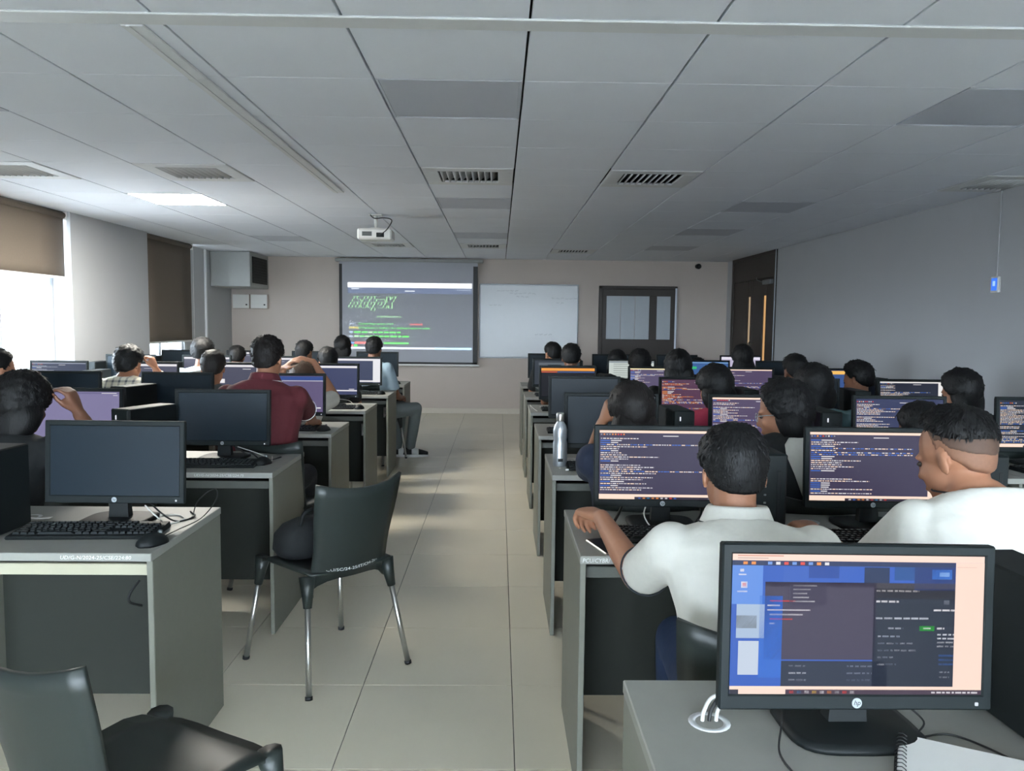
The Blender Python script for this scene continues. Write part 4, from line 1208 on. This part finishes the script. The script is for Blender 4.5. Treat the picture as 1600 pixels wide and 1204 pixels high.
# window side
person('person in black at the left edge, right hand held against the hair', (-1.89, 3.15, 1.215), (-1.98, 3.06), 0, -8, 16, 0, 'bob', None, 2, M_BLK, None, .008,
       rw=(-1.735, 3.27, 1.035), re=(-1.68, 3.43, .80), rcurl=40, rfing=(-.28, -.1, .9), rpalm=(-1, 0, 0), sleeve=.9)
person('person at the far left edge beneath the bright window', (-2.745, 4.35, 1.26), (-2.76, 4.28), 0, -35, 8, 0, 'short', None, 1, M_NAVY, None)
person('person in pale plaid shirt, right hand at the face', (-2.61, 5.6, 1.235), (-2.62, 5.54), 0, -10, 10, 0, 'curly', None, 1, pm, M_JEANS, .01, rw=(-2.475, 5.72, 1.06), re=(-2.38, 5.85, .83), rcurl=50, rfing=(-.3, 0, .9), rpalm=(-1, 0, 0), sleeve=2, nz=.035, brd=1.08)
person('person in grey shirt with combed hair, second place behind plaid shirt', (-2.02, 5.6, 1.215), (-2.04, 5.53), 0, 8, 10, 0, 'short', M_HAIRB, 1, M_GREYC, None, .011)
person('person in maroon polo with white piping on collar and sleeves', (-1.275, 4.37, 1.345), (-1.30, 4.24), -6, -2, 6, 0, 'short', M_HAIRB, 1, M_RED, M_DTROU, .008, rw=(-1.16, 4.92, .80), collar=True, piping=M_WPIPE, plump=1.08, brd=1.12, sleeve=.88)
chair('black plastic chair under the person in maroon polo', -1.13, 4.30, -14)
person('person with dark hair directly behind the maroon polo wearer', (-2.03, 6.9, 1.285), (-2.04, 6.83), 0, 0, 8, 0, 'short', None, 1, M_GREYC, None)
person('person with only the hair crown showing above far screens', (-2.68, 8.1, 1.165), (-2.66, 8.03), 0, 0, 20, 0, 'short', None, 2, M_BLK, None)
person('person in dark shirt left of the projection screen, head turned right', (-1.96, 7.98, 1.23), (-1.96, 7.92), 0, -20, 10, 0, 'short', None, 1, M_BLK, None)
person('person with curly hair below the taupe blind', (-2.58, 6.9, 1.265), (-2.6, 6.84), 0, 10, 10, 0, 'curly', None, 1, M_PALEBL, None)
person('person with thick hair leaning left of the white page screen', (-1.48, 6.83, 1.205), (-1.46, 6.76), 0, 24, 14, 0, 'short', None, 1, M_BLK, None)
person('person in rust top below the screen corner', (-1.83, 9.25, 1.255), (-1.84, 9.18), 0, 8, 8, 0, 'bob', None, 2, M_BROWNC, None)
person('person bent forward with one hand resting on brown hair', (-1.43, 5.72, 1.125), (-1.44, 5.53), 0, 0, 30, 0, 'curly', mat('brown_hair', S(84, 62, 46), .5, var=.3, scale=30, bump=.4, stretch=(5, 1, 1)), 1, M_OFFW, None, .009,
       lw=(-1.56, 5.72, 1.08), le=(-1.68, 5.86, .84), rw=(-1.36, 5.78, 1.13), re=(-1.22, 5.86, .86), rcurl=30, lcurl=30, lfing=(.7, -.2, .6), rfing=(-.8, -.1, .3), lpalm=(1, 0, 0), rpalm=(0, 0, -1))
person('person in pale shirt and grey jeans with legs out in the aisle', (-1.27, 8.05, 1.275), (-1.25, 8.0), -24, 16, 6, 0, 'short', None, 2, M_PALEBL, M_GJEANS, .011,
       knees=((-1.03, 8.33, .53), (-.86, 8.18, .53)), feet=((-1.07, 8.30, .09), (-.93, 8.30, .09), (1, .12, 0)), shoes=M_BLK, rw=(-1.03, 8.24, .64), lw=(-1.15, 8.3, .64))
for lab, x, y, a in [('black plastic chair under the long-haired person beside the bottle', .55, 3.10, 0), ('black plastic chair under the person in glasses', 1.2, 3.08, 4),
                     ('black plastic chair under the person holding their hair at the left edge', -1.97, 3.1, 0), ('black plastic chair under the crimson top', 1.14, 4.33, 0), ('black plastic chair under the teal shirt', 1.83, 4.33, 0),
                     ('black plastic chair under the black bobbed hair by the right wall', 2.66, 4.33, 0), ('black plastic chair under the pale plaid shirt', -2.62, 5.57, 0), ('black plastic chair under the grey shirt', -2.04, 5.57, 0),
                     ('black plastic chair under the person in grey jeans', -1.27, 8.04, -20), ('black plastic chair under the person bent forward', -1.44, 5.57, 0), ('black plastic chair under the person left of the white page screen', -1.46, 6.8, 0),
                     ('black plastic chair under the right one of the whiteboard pair', .62, 6.8, 0), ('black plastic chair under the rust top', -1.84, 9.22, 0), ('black plastic chair under the left one of the whiteboard pair', .56, 8.04, 0), ('black plastic chair under the hair half hidden by the fade', 1.78, 3.1, 0)]:
    chair(lab, x, y, a)

# grow the continuous skins
for o, vx, sm in PENDING:
    m = o.modifiers.new('skin', 'REMESH'); m.mode = 'VOXEL'; m.voxel_size = vx; m.use_smooth_shade = True
    m = o.modifiers.new('relax', 'SMOOTH'); m.factor = .5; m.iterations = sm
dg = bpy.context.evaluated_depsgraph_get()
for o, vx, sm in PENDING:
    me = bpy.data.meshes.new_from_object(o.evaluated_get(dg), depsgraph=dg)
    old = o.data; me.name = o.name
    o.modifiers.clear(); o.data = me
    bpy.data.meshes.remove(old)
# ------------------------------------------------------------------ the front of the room
def proj_light(c, k=1.0):
    """light thrown on the white projection fabric"""
    key = 'projected_%d_%d_%d' % c
    if key not in _mats:
        m = bpy.data.materials.new(key); m.use_nodes = True; b = m.node_tree.nodes['Principled BSDF']
        b.inputs['Base Color'].default_value = S(150, 152, 158); b.inputs['Roughness'].default_value = .9
        b.inputs['Emission Color'].default_value = S(*c); b.inputs['Emission Strength'].default_value = k / (2 ** EXPO)
        _mats[key] = m
    return _mats[key]
M_FABRIC = mat('projection_fabric', S(172, 174, 182), .9, var=.02)
YS = 12.2
t = thing('projection_screen', 'pull-down projection screen with black borders showing a terminal window', 'projection screen', (-1.395, YS, .74))
def sbox(name, m, x0, x1, y0, y1, z0, z1, b=.003, par=None):
    f = MB(); f.cbox(x0 + 1.395, x1 + 1.395, y0 - YS, y1 - YS, z0 - .74, z1 - .74, b); return f.build(name, m, par or t)
sbox('housing', M_GREYBOX, -2.52, -.25, YS - .035, YS + .095, 2.335, 2.385, .012)
fab = sbox('fabric', M_FABRIC, -2.455, -.335, YS, YS + .004, .775, 2.34, .001)
sbox('left_border', M_CABLE, -2.46, -2.415, YS - .0015, YS + .001, .775, 2.30, .0005, fab)
sbox('right_border', M_CABLE, -.405, -.335, YS - .0015, YS + .001, .775, 2.28, .0005, fab)
sbox('bottom_border', M_CABLE, -2.46, -.335, YS - .0015, YS + .001, .775, .805, .0005, fab)
sbox('weight_bar', M_WHITE, -2.48, -.3, YS - .012, YS + .014, .745, .775, .006)
# the projected picture: glowing patches stand in for projector light
IX0, IX1, IZ0, IZ1 = -2.33, -.425, .985, 2.02
pic = MB(); cols = []
def ci(c):
    if c not in cols: cols.append(c)
    return cols.index(c)
def pq(u0, v0, u1, v1, c, n=1):
    y = -.0022 - .0002 * n
    X = lambda u: IX0 + (IX1 - IX0) * u + 1.395
    Z = lambda u, v: IZ1 - (IZ1 - IZ0) * v - .74
    pic.add([(X(u0), y, Z(0, v1)), (X(u1), y, Z(0, v1)), (X(u1), y, Z(0, v0)), (X(u0), y, Z(0, v0))], [(0, 1, 2, 3)], ci(c))
pq(0, 0, 1, .075, (250, 252, 255)); pq(0, .075, 1, .16, (70, 84, 118)); pq(0, .955, .7, .985, (225, 235, 250)); pq(.7, .955, 1, .985, (170, 215, 250))
pq(.03, .085, .09, .1, (220, 225, 235), 2); pq(.46, .115, .54, .128, (225, 228, 235), 2)
rngp = random.Random(8)
for i in range(8): pq(.88 + i * .014, .09, .888 + i * .014, .105, (190, 200, 220), 2)
def ptext(s, u, v, size, c, step=None, shear=0.0):
    o = (IX0 + (IX1 - IX0) * u + 1.395, -.0028, IZ1 - (IZ1 - IZ0) * v - .74)
    if step is None:
        put_text(pic, s, o, (1, 0, 0), (0, 0, 1), size, ci(c), shear)
    else:
        for k, ch in enumerate(s):
            if ch != ' ':
                put_text(pic, ch, (o[0] + k * step, o[1], o[2]), (1, 0, 0), (0, 0, 1), size, ci(c), shear)
ART = ['    __    __  __       _  __', '   / /_  / /_/ /_____ | |/ /', '  / __ \\/ __/ __/ __ \\|   /', ' / / / / /_/ /_/ /_/ /   |', '/_/ /_/\\__/\\__/ .___/_/|_|', '             /_/']
for k, ln in enumerate(ART):
    for q in (-.0015, 0, .0015): ptext(ln, .005 + q, .20 + k * .043, .054, (150, 215, 140), .0265)
GR, LG = (72, 210, 60), (150, 205, 140)
ptext('projectdiscovery.io', .235, .515, .048, LG)
ptext('[INF]', .01, .625, .046, (190, 205, 225)); ptext('Current httpx version v1.6.9', .085, .625, .046, GR); ptext('(outdated)', .5, .625, .046, (240, 90, 80))
ptext('[WRN]', .01, .685, .046, (235, 215, 60)); ptext('UI Dashboard is disabled, Use -dashboard option to enable', .085, .685, .046, GR)
for v, n, c0 in ((.725, 9, (170, 200, 225)), (.785, 11, (190, 205, 225))):
    u = .012
    for k in range(n):
        w = rngp.uniform(.02, .055); pq(u, v, u + w, v + .022, c0 if k == 0 else GR if rngp.random() < .8 else LG, 2); u += w + .01
pq(.01, .885, .05, .905, (90, 140, 220), 2); pq(.055, .88, .155, .908, (240, 90, 80), 2); pq(.29, .885, .49, .908, GR, 2); pq(.02, .925, .04, .945, (235, 110, 110), 2); pq(.05, .92, .075, .948, (60, 225, 60), 2)
pic.build('projected_picture', [proj_light(c, 1.1 if min(c) > 60 and max(c) - min(c) < 60 else 1.7) for c in cols], fab)

t = thing('whiteboard', 'white marker board with faint writing on the front wall', 'whiteboard', (.46, YB - .002, 1.45))
f = MB(); f.cbox(-.755, .755, -.014, -.002, -.56, .56, .002); f.build('board', M_BOARD, t)
for (a, b, c, d) in ((-.765, .765, .555, .575), (-.765, .765, -.575, -.555), (-.768, -.752, -.575, .575), (.752, .768, -.575, .575)):
    f = MB(); f.cbox(a, b, -.022, -.002, c, d, .003); f.build('frame_edge', M_ALU, t)
f = MB(); rw_ = random.Random(3)
for (x, z, n) in ((-.5, .47, 5), (-.3, .43, 6), (.35, .36, 6), (-.2, .38, 3), (.42, .29, 2), (-.62, .25, 3), (.1, -.2, 4)):
    for k in range(n):
        p = [(x + k * .07 + .05 * j / 5, -.0152, z + rw_.uniform(-.012, .012)) for j in range(6)]
        f.tube(p, .0016, 4)
f.build('marker_writing', mat('grey_marker', S(118, 122, 132), .8), t)

# duct box and electrical boxes in the front left corner
t = thing('air_conditioning_box', 'grey boxed air-conditioning duct under the ceiling in the front left corner', 'duct box', (-3.85, 11.85, 1.9))
f = MB(); f.cbox(-.285, .285, -.45, .44, 0, .5, .008); f.build('casing', M_GREYBOX, t)
f = MB(); f.cbox(.284, .292, -.36, .36, .06, .44, .004); gr = f.build('side_grille', M_BLACK2, t)
for k in range(9):
    f = MB(); f.cbox(.29, .298, -.34, .34, .08 + k * .04, .092 + k * .04, .002); f.build('slat', M_BLACK, gr)
for k, (x0, lab) in enumerate(((-4.1, 'left white wall box with small lock under the duct box'), (-3.825, 'right white wall box with small lock under the duct box'))):
    t = thing('electrical_box', lab, 'electrical box', (x0 + .13, YB - .045, 1.6), 0, 'wall boxes in the corner')
    f = MB(); f.cbox(-.13, .13, -.035, .043, 0, .22, .004); f.build('box', M_BWALL, t)
    f = MB(); f.cbox(-.124, .124, -.041, -.035, .006, .214, .002); dr = f.build('door', M_WHITE, t)
    f = MB(); f.cbox(.075, .1, -.05, -.041, .05, .07, .002); f.build('latch', M_CABLE, dr)
t = MB(); t.cbox(XL, XL + .03, 11.18, 11.22, 0, ZC, .004); tag(t.build('trim_3', M_TRUNK), kind='structure')

t = thing('security_camera', 'small dark security camera under the ceiling beside the double door', 'camera', (3.07, YB, 2.33))
f = MB(); f.M = Matrix.Rotation(R(90), 4, 'X'); f.lathe([(.035, 0), (.035, .015), (.02, .02), (.015, .06)], 16); f.build('mount', M_BLACK2, t)
f = MB(); f.ell((0, -.09, -.005), (.042, .045, .042), 0, 18, 12); f.build('dome', M_BLACK, t)
f = MB(); f.M = Matrix.Translation((0, -.128, -.012)) @ Matrix.Rotation(R(90), 4, 'X'); f.lathe([(.018, 0), (.018, .008), (.012, .009)], 14); f.build('lens', M_CABLE, t)

t = thing('thermostat', 'small wall thermostat with glowing blue display on the right wall', 'thermostat', (XR, 5.6, 1.74))
f = MB(); f.cbox(-.022, 0, -.045, .045, -.058, .058, .005); f.build('case', M_WHITE, t)
f = MB(); f.cbox(-.024, -.0215, -.033, .033, -.042, .046, .001); sc_ = f.build('display', emit((70, 130, 255)), t)
f = MB(); f.cbox(-.0248, -.0238, -.014, .014, -.01, .025, .0002); f.build('display_digits', emit((170, 210, 255)), sc_)
f = MB(); f.tube([(-.006, 0, .058), (-.006, 0, ZC - 1.74)], .005, 6); f.build('conduit', M_WALL, t)

# projector on its ceiling mount
t = thing('projector', 'white projector hanging from the ceiling on a short pole with loose cable', 'projector', (-1.14, 7.35, 2.17))
f = MB(); f.cbox(-.155, .155, -.12, .12, 0, .1, .014); f.build('body', M_WHITE, t)
f = MB(); f.cbox(-.11, -.02, -.1215, -.118, .03, .07, .001); pn = f.build('vent_panel', M_GREY, t)
for k in range(4):
    f = MB(); f.cbox(-.105, -.025, -.124, -.121, .034 + k * .009, .038 + k * .009, .001); f.build('slat', M_CABLE, pn)
f = MB(); f.cbox(.02, .09, -.1225, -.119, .02, .06, .001); f.build('port_panel', M_BLACK2, t)
f = MB(); f.M = Matrix.Translation((.07, .12, .055)) @ Matrix.Rotation(R(-90), 4, 'X'); f.lathe([(.036, -.01), (.036, .02), (.03, .022), (.028, .012)], 20); f.build('lens', M_CABLE, t)
f = MB(); f.cbox(-.05, .05, -.05, .05, .1, .112, .004); f.tube([(0, 0, .11), (0, 0, .225)], .016, 12); f.cbox(-.06, .06, -.06, .06, .222, .235, .003); f.build('mount', M_WHITE, t)
f = MB(); f.tube(smooth_path([(.05, -.12, .04), (.12, -.17, .08), (.16, -.12, .17), (.08, -.06, .2), (.0, -.09, .19), (-.05, -.05, .233)]), .005, 6); f.build('cable', M_CABLE, t)
t = thing('ceiling_speaker', 'small grey box hung below the ceiling at the left edge', 'speaker', (-3.33, 5.15, 2.30))
f = MB(); f.cbox(-.09, .09, -.07, .07, 0, .07, .012); f.build('body', M_GREYBOX, t)
f = MB(); f.tube([(0, 0, .068), (0, 0, .105)], .012, 10); f.build('mount', M_WHITE, t)
f = MB(); f.M = Matrix.Translation((.05, -.07, .035)) @ Matrix.Rotation(R(90), 4, 'X'); f.lathe([(.024, -.004), (.024, .006), (.016, .007)], 16); f.build('lens', M_CABLE, t)

# ------------------------------------------------------------------ small things on the desks
t = thing('water_bottle', 'brushed steel water bottle standing on the desk corner by the aisle', 'bottle', (.298, 3.74, .75))
f = MB(); f.lathe([(.031, 0), (.034, .004), (.034, .03), (.0345, .11), (.031, .125), (.034, .14), (.0345, .175), (.029, .195), (.018, .212), (.017, .222)], 28); f.build('body', M_STEEL, t)
f = MB(); f.lathe([(.0195, .216), (.0205, .22), (.0205, .25), (.018, .256)], 24); f.build('cap', M_CHROME, t)
f = MB(); f.cbox(-.012, .012, -.0352, -.034, .025, .04, .0002); f.build('label_mark', M_BLACK, t)
t = thing('mobile_phone', 'black mobile phone with pale edge under the raised hand', 'phone', (.335, 2.36, .75), R(16))
f = MB(); f.cbox(-.037, .037, -.078, .078, 0, .008, .003); f.build('case', M_CHROME, t)
f = MB(); f.cbox(-.0345, .0345, -.0755, .0755, .0075, .0088, .0005); f.build('glass', M_SCREENOFF, t)
t = thing('spiral_notebook', 'open spiral notebook with white pages below the nearest monitor', 'notebook', (.70, 1.08, .75), R(-28))
f = MB(); f.cbox(-.105, .105, -.14, .14, 0, .01, .002); f.build('pages', M_PAPER, t)
f = MB(); f.cbox(-.107, .107, -.142, .142, -.0002, .0015, .0005); f.build('cover', M_BLACK2, t)
for k in range(22):
    f = MB(); y = -.13 + k * .0124
    f.tube([(-.1 + .009 * math.cos(a), y, .006 + .009 * math.sin(a)) for a in np.linspace(0, 2 * math.pi, 10)], .0009, 4); f.build('spiral_ring', M_CABLE, t)
t = thing('paper_pad', 'small white paper pad lying beside the steel bottle', 'paper', (.43, 3.60, .75), R(12))
f = MB(); f.cbox(-.06, .06, -.05, .05, 0, .008, .001); f.build('pages', M_PAPER, t)
f = MB(); f.cbox(-.055, .05, -.04, .045, .008, .012, .001); f.build('top_sheet', M_PAPER, t)
t = thing('ballpoint_pen', 'white pen lying in front of the paper pad by the bottle', 'pen', (.37, 3.635, .75), R(-64))
f = MB(); f.tube([(0, -.06, .005), (0, .05, .005)], .0045, 8); f.build('barrel', M_WHITE, t)
f = MB(); f.tube([(0, .05, .005), (0, .068, .005)], [.004, .001], 8); f.build('tip', M_CABLE, t)
t = thing('paper_slip', 'white paper slip lying behind the keyboard on the nearest window-side desk', 'paper', (-1.56, 2.66, .75), R(3))
f = MB(); f.shell([[(x, y, .002 + .003 * abs(x) / .04) for x in (-.04, 0, .04)] for y in (-.012, .012)], .0008); f.build('sheet', M_PAPER, t)
def cable(label, pts, m=None, r=.0026, name='cable', k=8):
    f = MB(); f.tube(smooth_path(pts, k), r, 6)
    return tag(f.build(name, m or M_CABLE), label, 'cable', 'loose cables on the desks')
zc = .7532
cable('thin mouse cord curling up beside the dark monitor, nearest window-side desk', [(-1.05, 2.43, zc), (-1.03, 2.52, .756), (-.985, 2.60, .775), (-.965, 2.68, .82), (-.99, 2.73, .845), (-1.05, 2.74, .80), (-1.07, 2.745, zc)], r=.0018)
cable('white cable looped behind the dark monitor, nearest window-side desk', [(-1.2, 2.66, .80), (-1.15, 2.63, .77), (-1.1, 2.6, zc), (-1.07, 2.66, zc), (-1.12, 2.72, zc), (-1.2, 2.7, zc)], M_WCABLE)
cable('black cable beside the monitor foot, nearest window-side desk', [(-1.22, 2.7, .82), (-1.14, 2.65, .775), (-1.08, 2.63, zc), (-1.05, 2.7, zc), (-1.09, 2.77, zc)], r=.003)
cable('white cable on the second window-side desk, right of the monitor foot', [(-1.3, 3.92, .80), (-1.22, 3.88, .785), (-1.15, 3.84, .77), (-1.1, 3.80, zc), (-1.13, 3.92, zc)], M_WCABLE)
cable('black cable arching on the second window-side desk', [(-1.33, 3.92, .81), (-1.24, 3.86, .775), (-1.19, 3.80, .785), (-1.13, 3.78, zc), (-1.08, 3.9, zc)], r=.004)
cable('white cable on the third window-side desk beside the lilac page', [(-1.3, 5.15, .80), (-1.2, 5.1, .785), (-1.13, 5.02, .77), (-1.09, 4.97, zc)], M_WCABLE)
cable('white cable on the fourth window-side desk beside the screen', [(-1.3, 6.38, .80), (-1.2, 6.33, .79), (-1.14, 6.24, zc)], M_WCABLE)
cable('black cable under the first terminal monitor, left of its foot', [(.44, 2.68, .82), (.41, 2.62, .79), (.385, 2.56, .765), (.42, 2.53, zc), (.48, 2.6, zc)], r=.005)
cable('white cable under the first terminal monitor', [(.52, 2.68, .82), (.5, 2.63, .785), (.52, 2.58, zc), (.56, 2.64, zc)], M_WCABLE)
cable('black cable right of the foot of the first terminal monitor', [(.7, 2.68, .82), (.69, 2.62, .79), (.64, 2.58, zc), (.6, 2.62, zc)], r=.004)
cable('white cable hanging off the fourth door-side desk edge', [(.262, 6.2, .755), (.25, 6.14, .79), (.27, 6.1, .77), (.30, 6.05, zc)], M_WCABLE)
for k, (dx, mm, nm) in enumerate(((-.012, M_WCABLE, 'first white'), (.0, M_CABLE, 'black'), (.012, M_WCABLE, 'second white'))):
    cable('%s cable rising from the round desk hole at the nearest monitor' % nm, [(.37 + dx, 1.305, .735), (.375 + dx, 1.315, .765), (.40 + dx, 1.33, .785), (.45, 1.34 + .01 * k, .775), (.5, 1.335 + .012 * k, zc)], mm, .0035)
cable('thin black cable looping right of the nearest monitor foot', [(.70, 1.31, .79), (.73, 1.28, .765), (.70, 1.25, zc), (.76, 1.26, zc), (.80, 1.22, zc), (.83, 1.15, zc), (.84, 1.06, zc)], r=.0018)
cable('thin black cable left of the nearest monitor foot', [(.49, 1.29, .79), (.475, 1.25, .775), (.455, 1.2, zc), (.46, 1.13, zc), (.48, 1.1, zc)], r=.0018)
cable('black cable dropping below the nearest window-side desk front', [(-1.06, 2.30, .66), (-1.075, 2.27, .63), (-1.08, 2.28, .60), (-1.06, 2.31, .58)], r=.004)

# handwritten stock numbers in white marker
def desk_writing(b, i, s, text, x, z, w, size):
    for o in bpy.data.objects:
        if o.name.startswith('computer_desk') and o.get('label', '').endswith(where(b, i, s)):
            f = MB(); put_text(f, text, (x - o.location.x, -.0012, z), (1, 0, 0), (0, 0, 1), size, 0, .15, w)
            f.build('stock_number', M_INK, o)
desk_writing('L', 1, 0, 'UD/G-N/2024-25/CSE/224:80', -1.275, .732, .205, .016)
desk_writing('L', 2, 0, 'UD/G-N/2024-25/CSE/224:75', -1.36, .732, .22, .016)
desk_writing('R', 1, 0, 'PCU/CYBR/', .252, .731, .08, .018)
ch = P_CHAIR
f = MB(); v, fc = glyphs('PCU/SC/24-25/IT/CH-201'); w = max(p[0] for p in v); pts = []
for p in v:
    x = -.135 + .25 * p[0] / w; z = .452 + .016 * p[1] + .02 * (x / .19) ** 2; s_ = .08
    pts.append((x, -.205 - .085 * s_ + .055 * (x / .185) ** 2 * (1 - .3 * s_) - .0085, z))
f.add(pts, fc); f.build('stock_number', M_INK, ch)

t = thing('black_bag', 'black cloth bag resting on the empty aisle chair', 'bag', (-.80, 3.30, .452), R(44))
f = MB(); f.loft([sring(Vector((0, 0, z)), Vector((1, 0, 0)), Vector((0, 1, 0)), w, q, 20, 3) for z, w, q in ((0, .13, .085), (.03, .15, .1), (.09, .145, .095), (.13, .11, .07), (.15, .06, .035))]); f.build('body', M_BLK, t)
f = MB(); f.tube(smooth_path([(-.07, -.05, .13), (-.05, -.06, .19), (.05, -.06, .19), (.07, -.05, .13)]), .008, 8); f.build('handle', M_BLACK, t)
f = MB(); f.cbox(.04, .07, -.103, -.096, .06, .075, .002); f.build('buckle', M_CHROME, t)
